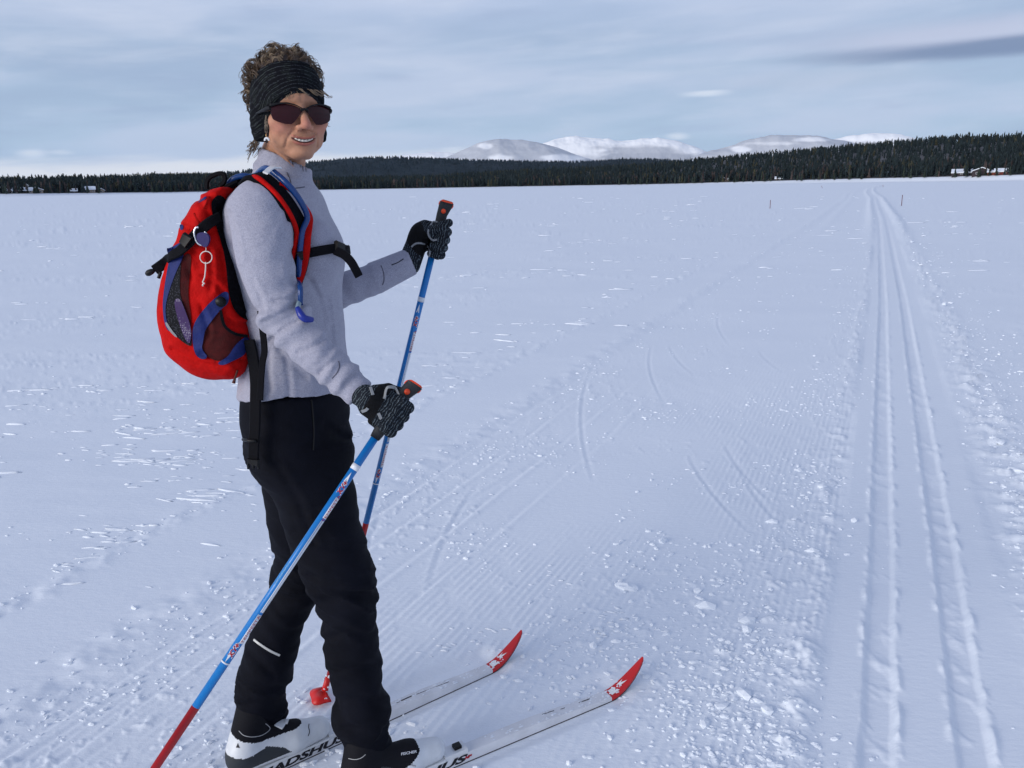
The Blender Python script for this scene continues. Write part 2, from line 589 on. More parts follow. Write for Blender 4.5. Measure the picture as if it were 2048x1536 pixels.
def build_crust():
    """wind crust: thin raised plates drawn out sideways over the open lake, in drifting patches"""
    n_try = 120000
    az = rng.uniform(-0.72, 0.72, n_try)
    r = 1 / rng.uniform(1 / 130.0, 1 / 1.9, n_try)
    X = r * np.sin(az); Y = r * np.cos(az)
    q = trail_q(X, Y)
    pt = fbm(X * 0.22, Y * 0.34, 131, 4)
    pt2 = fbm(X * 0.9, Y * 1.5, 137, 3)
    dens = sstep(pt + 0.5 * pt2, 0.12, 0.75) * ((q < -2.5) | (q > 0.9)) * (1 - 0.9 * ((q > -3.0) & (q < -2.4)))
    dens = dens + 0.6 * sstep(pt2, -0.05, 0.6) * ((q > -2.3) & (q < -0.33)) + 0.5 * ((q > 0.42) & (q < 1.0)) + 0.35 * ((q > -3.6) & (q < -3.0))
    dens = dens * sstep(fbm(X * 2.3, Y * 3.1, 141, 2), -0.45, 0.35)
    keep = rng.uniform(0, 1, n_try) < dens * 0.15 * (1 + 1.3 * sstep(r, 7, 16))
    X, Y, q, r = X[keep], Y[keep], q[keep], r[keep]
    n = len(X)
    lane = (q > -2.6) & (q < 1.0) & (r < 14)
    size = (0.0028 + 0.0075 * rng.power(0.42, n)) * np.where(lane, 0.55, 1.0) * (1 + 0.11 * np.clip(r - 3, 0, 90))
    asp = np.where(lane, rng.uniform(1.5, 4.0, n), 1.5 + 8.5 * rng.power(0.6, n))
    V, F = scatter_lumps(X, Y, size, asp, rng.uniform(0.35, 0.75, n), 0.05, rng.normal(-0.06, 0.20, n), 0.30, 0.007)
    o = mesh_obj("snow_crust", V, F, M_SNOW, smooth=True)
    tag(o, "thin white plates of wind crust streaking the open snow", None, None, 'stuff')
    print('crust', n)


build_chunks()
build_crust()

# ------------------------------------------------------------------ far shore: hills, forest, fells
def profile(pts, az):
    pts = np.array(pts, float)
    a, e = azel(pts[:, 0], pts[:, 1])
    return np.interp(az, a, e)


FOREST_TOP = [(-400, 356), (-100, 358), (0, 357), (100, 355), (200, 353), (300, 350), (440, 349), (520, 354), (620, 355), (860, 352), (900, 349), (1000, 342), (1100, 338), (1200, 333),
              (1300, 328), (1400, 318), (1500, 309), (1600, 301), (1700, 292), (1800, 283), (1900, 276), (2048, 271), (2300, 262), (2600, 262)]
SHORE = [(-400, 396.5), (0, 389.6), (380, 386), (650, 381.8), (1300, 370.8), (1665, 361.5), (1884, 357.5), (2048, 353.5), (2600, 346)]
SHORE_D = [(-0.9, 620.0), (-0.55, 620.0), (-0.2, 760.0), (0.15, 760.0), (0.42, 640.0), (0.60, 520.0), (0.9, 480.0)]
DEPTH = 520.0
TREE_H = 7.0


def shore_r(az):
    s = np.array(SHORE_D)
    return np.interp(az, s[:, 0], s[:, 1])


def hill_z(az, r):
    r0 = shore_r(az)
    top = profile(FOREST_TOP, az)
    # crest height so that the tree tops reach the measured line
    crest = (top * (r0 + DEPTH) + EYE - TREE_H) * sstep(1.05 - np.abs(az), 0.0, 0.10)
    bank = np.clip(profile(SHORE, az) * r0 + EYE, 0.15, 9) + 0.4
    t = np.clip((r - r0) / DEPTH, 0, 1.6)
    rise = np.sin(np.clip(t, 0, 1) * np.pi / 2) ** 1.25
    z = bank * sstep(r - r0, 0, 14) + (np.maximum(crest, 1.5) - bank) * rise
    back = sstep(t, 1.02, 1.6)
    z = z * (1 - back) - 3 * back
    return z + 0.8 * fbm(az * 40, r / 60.0, 7, 3) * sstep(t, 0.03, 0.3) * (1 - back)


M_FOREST_FLOOR = material("forest_floor", (0.10, 0.10, 0.105), 0.9, 0.1, vary=0.4, vscale=0.05)
M_BANK = M_SNOW


def build_hill():
    az = np.linspace(-1.05, 1.05, 460)
    tt = np.concatenate([np.linspace(-0.004, 0.03, 8), np.linspace(0.05, 1.6, 44)])
    A, T = np.meshgrid(az, tt)
    R = shore_r(A) + T * DEPTH
    Z = hill_z(A, R)
    Z[T < 0] = -0.3
    v = np.stack([R * np.sin(A), R * np.cos(A), Z], -1).reshape(-1, 3)
    nr, na = A.shape
    i, j = np.meshgrid(np.arange(nr - 1), np.arange(na - 1), indexing='ij')
    f = np.stack([i * na + j, i * na + j + 1, (i + 1) * na + j + 1, (i + 1) * na + j], -1).reshape(-1, 4)
    midx = np.where(T[:-1, :-1].reshape(-1) < 0.028, 1, 0)
    o = mesh_obj("forest_hill", v, f, mats=[M_FOREST_FLOOR, M_SNOW], midx=midx)
    tag(o, kind='structure')


build_hill()


def conifer(h, w, sides=5, tiers=3, jit=0.2):
    """one spruce: stacked drooping tiers on a thin stem"""
    V, F = [], []
    for k in range(tiers):
        z0 = h * (0.10 + 0.86 * k / tiers)
        z1 = h * min(1.0, 0.10 + 0.86 * (k + 1.55) / tiers)
        rr = w * (1 - 0.80 * k / tiers)
        b = len(V)
        for s in range(sides):
            a = 2 * math.pi * (s + 0.5 * k) / sides + random.uniform(-.3, .3)
            r_ = rr * random.uniform(1 - jit, 1 + jit)
            V.append((r_ * math.cos(a), r_ * math.sin(a), z0 + random.uniform(-.06, .06) * h))
        V.append((random.uniform(-.03, .03) * w, 0, z1))
        for s in range(sides):
            F.append((b + s, b + (s + 1) % sides, b + sides))
    return np.array(V), np.array(F)


def pine(h, w):
    """one pine: bare stem, ragged crown high up"""
    V, F = [], []
    for k in range(4):
        z0 = h * (0.38 + 0.15 * k); z1 = h * min(1.0, 0.62 + 0.16 * k)
        rr = w * (0.8, 1.0, 0.8, 0.5)[k]
        ox, oy = random.uniform(-.3, .3) * w, random.uniform(-.3, .3) * w
        b = len(V)
        for s in range(5):
            a = 2 * math.pi * s / 5 + random.uniform(-.4, .4)
            r_ = rr * random.uniform(.6, 1.1)
            V.append((ox + r_ * math.cos(a), oy + r_ * math.sin(a), z0 + random.uniform(-.05, .08) * h))
        V.append((ox, oy, z1))
        for s in range(5):
            F.append((b + s, b + (s + 1) % 5, b + 5))
    b = len(V)
    V += [(-.12, -.1, 0), (.12, -.1, 0), (0, .14, 0), (0, 0, h * .8)]
    F += [(b, b + 1, b + 3), (b + 1, b + 2, b + 3), (b + 2, b, b + 3)]
    return np.array(V), np.array(F)


M_CROWN = material("conifer_needles", attr="tint", rough=0.9, spec=0.05)


def scatter_forest(name, pts, protos, tint, scale):
    V, F, C = [], [], []
    base = 0
    for k in range(len(pts)):
        v, f = protos[rng.integers(len(protos))]
        a = rng.uniform(0, 6.28)
        s = scale[k]
        c_, s_ = math.cos(a) * s, math.sin(a) * s
        w = np.stack([v[:, 0] * c_ - v[:, 1] * s_, v[:, 0] * s_ + v[:, 1] * c_, v[:, 2] * s], -1) + pts[k]
        V.append(w); F.append(f + base); base += len(v)
        C.append(np.repeat(tint[k][None], len(v), 0))
    o = mesh_obj(name, np.concatenate(V), np.concatenate(F), M_CROWN, smooth=False)
    point_color(o, 'tint', np.concatenate(C))
    return o


spruces = [conifer(10, 1.7 * random.uniform(.8, 1.2)) for _ in range(8)]
pines = [pine(10, 1.7 * random.uniform(.8, 1.2)) for _ in range(8)]


def tints(n, az, t):
    dark = np.array([0.017, 0.024, 0.025]); olive = np.array([0.055, 0.053, 0.032]); brown = np.array([0.055, 0.043, 0.040])
    mixv = rng.uniform(0, 1, n)[:, None]
    c = dark * (0.7 + 0.8 * mixv)
    ol = (rng.uniform(0, 1, n) < 0.08 + 0.30 * sstep(t, 0.6, 0.98))[:, None]
    c = np.where(ol, olive * (0.5 + 0.6 * mixv), c)
    br = (rng.uniform(0, 1, n) < 0.14 * sstep(t, 0.22, 0.02))[:, None]
    return np.where(br, brown * (0.7 + 0.7 * mixv), c)


def build_forest():
    n = 33000
    az = rng.uniform(-1.03, 1.03, n)
    t = np.clip(np.concatenate([rng.uniform(0.03, 0.16, n // 3), rng.uniform(0.05, 1.02, n - n // 3)]), 0, 1.02)
    r = shore_r(az) + t * DEPTH
    z = hill_z(az, r)
    pts = np.stack([r * np.sin(az), r * np.cos(az), z - 0.2], -1)
    sc = rng.normal(0.70, 0.16, n).clip(.38, 1.15)
    o = scatter_forest("conifer_forest", pts, spruces + spruces + pines, tints(n, az, t), sc)
    tag(o, "dark conifer forest massed along the far lake shore and hill", None, None, 'stuff')


build_forest()


# the trees at the very edge of the ice, each a thing with trunk and crown
def build_shore_trees():
    M_TRUNK = material("bark", (0.09, 0.075, 0.065), 0.9, 0.1)
    kinds = []
    for k in range(5):
        v, f = conifer(1.0, random.uniform(.14, .2), 6, 4)
        me = mesh_obj("crown", v, f, M_CROWN, smooth=False)
        point_color(me, 'tint', np.tile(np.array([0.026, 0.034, 0.026]) * (0.7 + 0.2 * k), (len(v), 1)))
        a = np.linspace(0, 2 * np.pi, 7)[:-1]
        tv = np.concatenate([np.stack([.012 * np.cos(a), .012 * np.sin(a), 0 * a - .03], -1), np.stack([.007 * np.cos(a), .007 * np.sin(a), 0 * a + .5], -1)])
        tf = [(i, (i + 1) % 6, 6 + (i + 1) % 6, 6 + i) for i in range(6)]
        tr = mesh_obj("trunk", tv, tf, M_TRUNK)
        kinds.append((me.data, tr.data))
        bpy.data.objects.remove(me); bpy.data.objects.remove(tr)
    azs = np.sort(rng.uniform(-0.66, 0.66, 150))
    for a in azs:
        r = shore_r(a) + rng.uniform(9, 16)
        z = float(hill_z(np.array([a]), np.array([r]))[0])
        h = rng.uniform(4.5, 8.0)
        crown, trunk = kinds[rng.integers(5)]
        e = empty("spruce_tree", (r * math.sin(a), r * math.cos(a), z - 0.1))
        e.scale = (h, h, h)
        e.rotation_euler.z = rng.uniform(0, 6)
        tag(e, "small dark spruce in the front row of the far shore forest", "tree", "spruces in the front row on the far shore")
        for nm, me in (("crown", crown), ("trunk", trunk)):
            o = bpy.data.objects.new(nm, me)
            col.objects.link(o)
            o.parent = e


build_shore_trees()

# wooded ridge further off
RIDGE_B = [(300, 352), (420, 350), (480, 346), (560, 333), (620, 327), (700, 320), (760, 317), (850, 319), (950, 323), (1050, 325), (1150, 327), (1210, 323), (1250, 321), (1330, 322), (1420, 330), (1600, 345)]
RB_D, RB_W = 4200.0, 900.0


def ridge_mesh(name, prof, dist, width, mat, na=160, nr=30, rough=0.0, seed=0, fade=0.02, lift=0.0, power=1.0):
    pr = np.array(prof, float)
    a_, e_ = azel(pr[:, 0], pr[:, 1])
    az = np.linspace(a_[0], a_[-1], na)
    k = np.hanning(9); k /= k.sum()
    e = np.convolve(np.pad(np.interp(az, a_, e_), 4, mode='edge'), k, 'valid')
    s = np.linspace(-1, 1, nr)
    A, S = np.meshgrid(az, s)
    R = dist + S * width
    H = (e * dist + EYE)[None, :] * np.cos(S * np.pi / 2) ** power
    H = H + rough * fbm(A * dist / (width * .35), S * 2.5, seed, 4) * np.cos(S * np.pi / 2) * (np.abs(S) > 0.03)
    H[0] = -5; H[-1] = -5
    v = np.stack([R * np.sin(A), R * np.cos(A), H], -1).reshape(-1, 3)
    i, j = np.meshgrid(np.arange(nr - 1), np.arange(na - 1), indexing='ij')
    f = np.stack([i * na + j, i * na + j + 1, (i + 1) * na + j + 1, (i + 1) * na + j], -1).reshape(-1, 4)
    o = mesh_obj(name, v, f, mat)
    tag(o, kind='structure')
    return o, az, e


M_RIDGE = material("far_forest", (0.016, 0.022, 0.026), 0.95, 0.05, vary=0.35, vscale=0.02)
_, azb, eb = ridge_mesh("wooded_ridge", RIDGE_B, RB_D, RB_W, M_RIDGE, rough=8, seed=4)


def build_ridge_trees():
    n = 5200
    az = rng.uniform(azb[0], azb[-1], n)
    s = -0.9 + 0.9 * rng.uniform(0, 1, n) ** 0.6
    r = RB_D + s * RB_W
    z = (np.interp(az, azb, eb) * RB_D + EYE) * np.cos(s * np.pi / 2)
    pts = np.stack([r * np.sin(az), r * np.cos(az), z - 4], -1)
    sc = rng.normal(1.15, 0.25, n).clip(.6, 1.8)
    c = np.array([0.015, 0.021, 0.024]) * rng.uniform(.6, 1.3, n)[:, None]
    o = scatter_forest("ridge_forest", pts, [conifer(13, 3.4, 4, 2) for _ in range(5)], c, sc)
    tag(o, "blue-dark forest covering the distant low ridge", None, None, 'stuff')


build_ridge_trees()


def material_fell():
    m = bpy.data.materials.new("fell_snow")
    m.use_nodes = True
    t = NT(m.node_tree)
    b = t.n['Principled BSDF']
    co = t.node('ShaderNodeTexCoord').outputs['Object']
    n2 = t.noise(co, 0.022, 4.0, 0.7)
    a = t.node('ShaderNodeAttribute', attribute_name='cloud_shade').outputs['Fac']
    # cloud shadow painted into the snow colour as grey, lightly mottled
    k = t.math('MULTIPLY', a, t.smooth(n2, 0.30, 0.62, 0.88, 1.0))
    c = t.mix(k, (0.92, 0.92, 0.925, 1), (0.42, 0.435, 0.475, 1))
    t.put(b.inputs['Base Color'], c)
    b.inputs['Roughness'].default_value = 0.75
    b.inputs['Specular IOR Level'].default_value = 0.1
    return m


def cloud_shade(o, fn):  # per-vertex mask of the cloud shade painted on a fell
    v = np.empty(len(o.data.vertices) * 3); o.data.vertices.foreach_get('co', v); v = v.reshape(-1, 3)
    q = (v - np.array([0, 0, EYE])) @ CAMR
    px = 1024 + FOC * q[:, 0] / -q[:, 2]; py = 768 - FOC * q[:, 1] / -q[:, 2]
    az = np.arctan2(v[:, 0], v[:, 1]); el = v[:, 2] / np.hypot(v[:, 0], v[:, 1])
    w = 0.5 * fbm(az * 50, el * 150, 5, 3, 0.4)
    point_float(o, 'cloud_shade', np.clip(fn(px, py, w), 0, 1))


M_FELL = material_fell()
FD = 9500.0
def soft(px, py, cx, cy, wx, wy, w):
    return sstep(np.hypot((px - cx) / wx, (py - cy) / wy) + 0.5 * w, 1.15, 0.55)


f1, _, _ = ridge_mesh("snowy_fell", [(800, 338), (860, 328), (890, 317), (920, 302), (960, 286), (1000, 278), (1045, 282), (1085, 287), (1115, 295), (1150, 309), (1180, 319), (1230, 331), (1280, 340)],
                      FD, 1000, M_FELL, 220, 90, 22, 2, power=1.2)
cloud_shade(f1, lambda px, py, w: 0.80 - 0.75 * soft(px, py, 972, 292, 16, 7, w) - 0.72 * soft(px, py, 998, 316, 30, 8, w) - 0.75 * soft(px, py, 1130, 315, 55, 7, w) + 0.2 * w)
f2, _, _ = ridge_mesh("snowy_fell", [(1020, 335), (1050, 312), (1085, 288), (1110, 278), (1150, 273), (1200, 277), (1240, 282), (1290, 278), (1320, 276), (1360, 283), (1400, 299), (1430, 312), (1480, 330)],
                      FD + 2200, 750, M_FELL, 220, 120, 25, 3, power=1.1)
cloud_shade(f2, lambda px, py, w: 0.9 * sstep(px + 60 * w, 1180, 1240) * sstep(py + 5 * w, 287, 297) * sstep(py - 0.42 * (px - 1330) + 6 * w, 280, 300) + 0.5 * sstep(py + 6 * w, 304, 314))
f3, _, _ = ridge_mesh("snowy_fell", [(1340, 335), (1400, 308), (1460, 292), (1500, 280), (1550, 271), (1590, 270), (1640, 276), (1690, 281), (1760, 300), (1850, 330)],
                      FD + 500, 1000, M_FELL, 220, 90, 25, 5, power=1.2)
cloud_shade(f3, lambda px, py, w: 0.82 - 0.75 * soft(px, py, 1480, 298, 22, 7, w) - 0.5 * soft(px, py, 1540, 287, 50, 4, w) - 0.8 * soft(px, py, 1620, 279, 40, 5, w) + 0.2 * w)
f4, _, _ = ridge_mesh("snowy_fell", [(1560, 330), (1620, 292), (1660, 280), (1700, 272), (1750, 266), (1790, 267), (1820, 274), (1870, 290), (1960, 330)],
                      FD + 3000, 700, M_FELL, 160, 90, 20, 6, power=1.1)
cloud_shade(f4, lambda px, py, w: 0.7 * sstep(py + 6 * w, 279, 287))
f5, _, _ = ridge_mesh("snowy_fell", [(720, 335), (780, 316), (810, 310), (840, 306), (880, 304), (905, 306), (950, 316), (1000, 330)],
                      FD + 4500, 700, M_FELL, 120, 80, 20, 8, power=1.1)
cloud_shade(f5, lambda px, py, w: 0.0 * px)

# ------------------------------------------------------------------ buildings on the far shore
M_WHITEWALL = material("pale_boards", (0.62, 0.60, 0.56), 0.8, 0.2, vary=0.1, vscale=2)
M_TANWALL = material("tan_boards", (0.34, 0.27, 0.22), 0.8, 0.2, vary=0.15, vscale=2)
M_DARKWALL = material("dark_timber", (0.045, 0.035, 0.04), 0.8, 0.2, vary=0.2, vscale=2)
M_REDWALL = material("red_boards", (0.16, 0.035, 0.03), 0.8, 0.2, vary=0.15, vscale=2)
M_ORANGE = material("orange_boards", (0.22, 0.055, 0.03), 0.8, 0.2, vary=0.15, vscale=2)
M_PANE = material("window_glass", (0.02, 0.025, 0.03), 0.15, 0.5)
M_FRAME = material("white_window_frame", (0.7, 0.7, 0.7), 0.6, 0.3)


def box_v(x0, x1, y0, y1, z0, z1):
    v = [(x, y, z) for z in (z0, z1) for y in (y0, y1) for x in (x0, x1)]
    f = [(0, 2, 3, 1), (4, 5, 7, 6), (0, 1, 5, 4), (2, 6, 7, 3), (0, 4, 6, 2), (1, 3, 7, 5)]
    return np.array(v, float), f


class MB:
    def __init__(self):
        self.v = []; self.f = []

    def add(self, v, f):
        b = len(self.v)
        self.v += [tuple(x) for x in np.asarray(v, float)]
        self.f += [tuple(int(i) + b for i in q) for q in f]
        return self

    def box(self, *a):
        return self.add(*box_v(*a))


def house(px0, px1, floor_px, width_m=None, wall_h=3.0, roof_h=2.2, depth=7.0, wall=None, label="", name="lake_house", back=18.0, gable=False, nwin=3, chimney=False, rd=0.0):
    am, _ = azel((px0 + px1) / 2, floor_px)
    am = float(am)
    r = float(shore_r(am)) + back
    w = abs(px1 - px0) / FOC * r * 1.02
    z0 = float(hill_z(np.array([am]), np.array([r]))[0])
    e = empty(name, (r * math.sin(am), r * math.cos(am), z0))
    e.rotation_euler.z = -am + rd
    tag(e, label, "house")

    def part(nm, mb, mat, parent):
        me = bpy.data.meshes.new(nm)
        me.from_pydata(mb.v, [], mb.f)
        me.materials.append(mat)
        o = bpy.data.objects.new(nm, me)
        col.objects.link(o)
        o.parent = parent
        return o
    hw = w / 2
    wv = [(-hw, 0, -1), (hw, 0, -1), (hw, depth, -1), (-hw, depth, -1), (-hw, 0, wall_h), (hw, 0, wall_h), (hw, depth, wall_h), (-hw, depth, wall_h)]
    wf = [(0, 1, 5, 4), (1, 2, 6, 5), (2, 3, 7, 6), (3, 0, 4, 7)]
    o_ = 0.55
    if gable:
        wv += [(0, 0, wall_h + roof_h), (0, depth, wall_h + roof_h)]
        wf += [(4, 5, 8), (6, 7, 9)]
        rv = [(-hw - o_, -o_, wall_h - .25), (0, -o_, wall_h + roof_h + .1), (hw + o_, -o_, wall_h - .25), (-hw - o_, depth + o_, wall_h - .25), (0, depth + o_, wall_h + roof_h + .1), (hw + o_, depth + o_, wall_h - .25)]
    else:
        wv += [(-hw, depth / 2, wall_h + roof_h), (hw, depth / 2, wall_h + roof_h)]
        wf += [(7, 4, 8), (5, 6, 9)]
        rv = [(-hw - o_, -o_, wall_h - .25), (-hw - o_, depth / 2, wall_h + roof_h + .1), (-hw - o_, depth + o_, wall_h - .25), (hw + o_, -o_, wall_h - .25), (hw + o_, depth / 2, wall_h + roof_h + .1), (hw + o_, depth + o_, wall_h - .25)]
    n = len(rv)
    rv2 = rv + [(x, y, z + .45) for x, y, z in rv]
    rf = [(0, 1, 4, 3), (1, 2, 5, 4), (6, 9, 10, 7), (7, 10, 11, 8), (0, 3, 9, 6), (2, 8, 11, 5), (0, 6, 7, 1), (1, 7, 8, 2), (3, 4, 10, 9), (4, 5, 11, 10)]
    m1 = MB().add(wv, wf)
    wl = part("wall", m1, wall, e)
    m2 = MB().add(rv2, rf)
    rf_o = part("roof", m2, M_SNOW, e)
    if chimney:
        part("chimney", MB().box(-.4 + hw * .3, .4 + hw * .3, depth / 2 - .4, depth / 2 + .4, wall_h + roof_h - .6, wall_h + roof_h + 1.6), M_WHITEWALL, rf_o)
    for k in range(nwin):
        x = -hw + w * (k + .5) / nwin
        fr = part("window", MB().box(x - .6, x + .6, -.06, 0.02, wall_h * .35, wall_h * .78), M_FRAME, wl)
        # thing > part > sub-part: the glass sits in the same window frame mesh level
        part("pane", MB().box(x - .48, x + .48, -.09, -.062, wall_h * .39, wall_h * .74), M_PANE, wl)
    return e


house(3, 17, 389, wall_h=3.4, wall=M_WHITEWALL, label="two storey white house nearest the left edge of the shore", gable=True, nwin=2, back=26)
house(15, 32, 389, wall_h=1.8, roof_h=1.6, wall=M_WHITEWALL, label="low white cottage beside the leftmost two storey house", nwin=2)
house(40, 62, 388, wall_h=2.0, roof_h=1.6, wall=M_TANWALL, label="long low tan cottage with snowy roof, third house from the left", nwin=3)
house(52, 60, 387, wall_h=4.2, roof_h=1.6, wall=M_WHITEWALL, label="tall narrow white house behind the long low tan cottage", gable=True, nwin=1, back=30)
house(63, 83, 388, wall_h=2.3, roof_h=1.7, wall=M_TANWALL, label="tan cottage with gable right of the long low tan cottage", gable=True, nwin=3)
house(144, 153, 386.5, wall_h=1.5, roof_h=1.2, wall=M_DARKWALL, label="tiny dark shed with bright snowy roof on the left shore", nwin=1)
house(170, 188, 386, wall_h=2.4, roof_h=1.9, wall=M_TANWALL, label="snow roofed tan house right of the tiny dark shed", nwin=3)
house(199, 208, 386, wall_h=1.6, roof_h=1.4, wall=M_TANWALL, label="small tan hut at the right end of the left shore houses", gable=True, nwin=1)
house(1912, 1957, 352.5, wall_h=1.9, roof_h=1.9, depth=12, wall=M_DARKWALL, name="lodge", label="long dark lodge with a broad white sloping roof", nwin=5, back=20)
house(1949, 1976, 352.5, wall_h=2.9, roof_h=1.9, depth=9, wall=M_DARKWALL, name="lodge", label="taller dark lodge with snowy gable and chimney beside the long lodge", gable=True, nwin=2, back=15, chimney=True)
house(1978, 1993, 351.5, wall_h=2.0, roof_h=0.7, depth=6, wall=M_ORANGE, name="cabin", label="orange cabin between the dark lodge and a small red cabin", nwin=2, back=17)
house(1993, 2012, 351, wall_h=2.0, roof_h=1.5, depth=6, wall=M_REDWALL, name="cabin", label="small dark red cabin with snowy roof at the right end of the lodge", nwin=2, back=18)
house(1449, 1456, 366, wall_h=2.2, roof_h=1.2, depth=5, wall=M_TANWALL, name="cabin", back=24, label="small greenish cabin at the forest edge below the middle of the wooded hill", nwin=1)
house(1527, 1537, 363.5, wall_h=2.2, roof_h=1.4, depth=6, wall=M_WHITEWALL, name="cabin", back=30, label="pale cabin at the forest edge left of the marked trail", gable=True, nwin=1)
house(1551, 1563, 363, wall_h=1.5, roof_h=1.3, depth=6, wall=M_DARKWALL, name="cabin", label="dark low cabin with snowy roof just right of the pale cabin", nwin=2)
house(1733, 1741, 359, wall_h=2.0, roof_h=0.7, depth=5, back=34, wall=M_REDWALL, name="cabin", label="dull red cabin in the trees above the far bend of the trail", nwin=2)
house(1767, 1775, 358.5, wall_h=2.0, roof_h=0.7, depth=5, back=34, wall=M_REDWALL, name="cabin", label="second dull red cabin, in the trees right of the far trail bend", nwin=2)

# ------------------------------------------------------------------ marker poles along the trail
M_POLE_RED = material("red_marker_pole", (0.13, 0.03, 0.035), 0.6, 0.3, vary=0.2, vscale=8)
M_REFLECT = material("dark_marker_band", (0.12, 0.03, 0.035), 0.4, 0.4)


def tube_rings(path, radii, sides=8, cap=True):
    path = np.asarray(path, float)
    n = len(path)
    radii = np.broadcast_to(np.asarray(radii, float), (n,))
    tg = np.gradient(path, axis=0)
    tg /= np.linalg.norm(tg, axis=1)[:, None] + 1e-12
    up = np.array([0, 0, 1.0]) if abs(tg[0][2]) < 0.9 else np.array([0, 1.0, 0])
    nrm = np.cross(tg[0], up); nrm /= np.linalg.norm(nrm)
    V = []
    for i in range(n):
        nrm = nrm - tg[i] * nrm.dot(tg[i])
        nrm /= np.linalg.norm(nrm)
        bi = np.cross(tg[i], nrm)
        a = np.linspace(0, 2 * np.pi, sides, endpoint=False)
        V.append(path[i] + radii[i] * (np.cos(a)[:, None] * nrm + np.sin(a)[:, None] * bi))
    V = np.concatenate(V)
    F = []
    for i in range(n - 1):
        for s in range(sides):
            F.append((i * sides + s, i * sides + (s + 1) % sides, (i + 1) * sides + (s + 1) % sides, (i + 1) * sides + s))
    if cap:
        F.append(tuple(range(sides))[::-1])
        F.append(tuple((n - 1) * sides + s for s in range(sides)))
    return V, F


def marker(pt, pb, label, rad):
    b = G(*pb)
    d = ray(*pt)
    k = b[1] / d[1]
    top = np.array([0, 0, EYE]) + d * k
    h = top[2]
    e = empty("marker_pole", tuple(b))
    tag(e, label, "marker pole", "red marker poles beside the ski trail")
    b0 = b - np.array([0, 0, .08])
    mesh_obj("shaft", *tube_rings([b0, b + (top - b) * .93], rad), M_POLE_RED, e)
    mesh_obj("tip_band", *tube_rings([b + (top - b) * .93, top], rad * 1.12), M_REFLECT, e)


marker((1541, 400), (1540, 417), "thin dark red marker pole left of the trail below the cabins", 0.017)
marker((1805, 390), (1803, 411.5), "thin red marker pole right of the ski track", 0.019)
marker((1643, 371.5), (1645, 376.5), "tiny faint red marker pole far off, left of the trail bend", 0.035)
marker((1766, 369.5), (1766, 374), "tiny faint marker pole right where the trail bends away", 0.035)


def far_skier():
    b = G(1869, 361.5)
    e = empty("person", tuple(b))
    tag(e, "tiny dark figure of a skier far off below the lodge", "person")
    s = b[1] / FOC * 10.5 / 1.75 if False else 1.0
    M = material("dark_ski_clothes", (0.02, 0.02, 0.03), 0.8, 0.2)
    x, y, _ = b
    v1, f1 = tube_rings([(x - .25, y, 0), (x - .12, y, .45), (x, y, .9), (x + .02, y, 1.15), (x + .03, y, 1.45), (x + .03, y, 1.55), (x + .04, y, 1.68), (x + .04, y, 1.8)],
                        [.09, .1, .16, .2, .22, .09, .12, .05])
    mb = MB().add(v1, f1)
    mb.add(*tube_rings([(x, y, .9), (x + .2, y, .45), (x + .3, y, 0)], [.14, .1, .08]))
    mb.add(*tube_rings([(x - .15, y, 1.4), (x - .4, y, 1.15), (x - .55, y - .1, 1.3)], [.08, .06, .05]))
    mb.add(*tube_rings([(x + .2, y, 1.4), (x + .42, y, 1.15), (x + .6, y - .1, 1.3)], [.08, .06, .05]))
    mesh_obj("body", mb.v, mb.f, M, e)


far_skier()

# ------------------------------------------------------------------ sculpting: distance fields turned into meshes
def vlen(a):
    return np.sqrt((a * a).sum(-1))


def cone(p, a, b, ra, rb=None):
    rb = ra if rb is None else rb
    a = np.asarray(a, float); b = np.asarray(b, float)
    ab = b - a
    t = np.clip(((p - a) @ ab) / max(ab @ ab, 1e-12), 0, 1)
    return vlen(p - (a + t[:, None] * ab)) - (ra + (rb - ra) * t)


def ell(p, c, r, M=None):
    q = p - np.asarray(c, float)
    if M is not None:
        q = q @ np.asarray(M, float).T
    r = np.asarray(r, float)
    k0 = vlen(q / r); k1 = vlen(q / (r * r))
    return k0 * (k0 - 1) / np.maximum(k1, 1e-9)


def smin(a, b, k):
    h = np.clip(0.5 + 0.5 * (b - a) / k, 0, 1)
    return b + (a - b) * h - k * h * (1 - h)


def smax(a, b, k):
    return -smin(-a, -b, k)


def chain(p, pts, rs, k=None):
    d = None
    for i in range(len(pts) - 1):
        c = cone(p, pts[i], pts[i + 1], rs[i], rs[i + 1])
        d = c if d is None else (np.minimum(d, c) if not k else smin(d, c, k))
    return d


def n3(p, f, seed=0):
    """cheap solid noise"""
    q = p * f
    return (pnoise(q[:, 0] + 0.37 * q[:, 2], q[:, 1] * 0.8 - 0.2 * q[:, 2], seed) + pnoise(q[:, 1] + .5 * q[:, 0], q[:, 2], seed + 3) + pnoise(q[:, 2] - .3 * q[:, 1], q[:, 0], seed + 5)) / 2.0


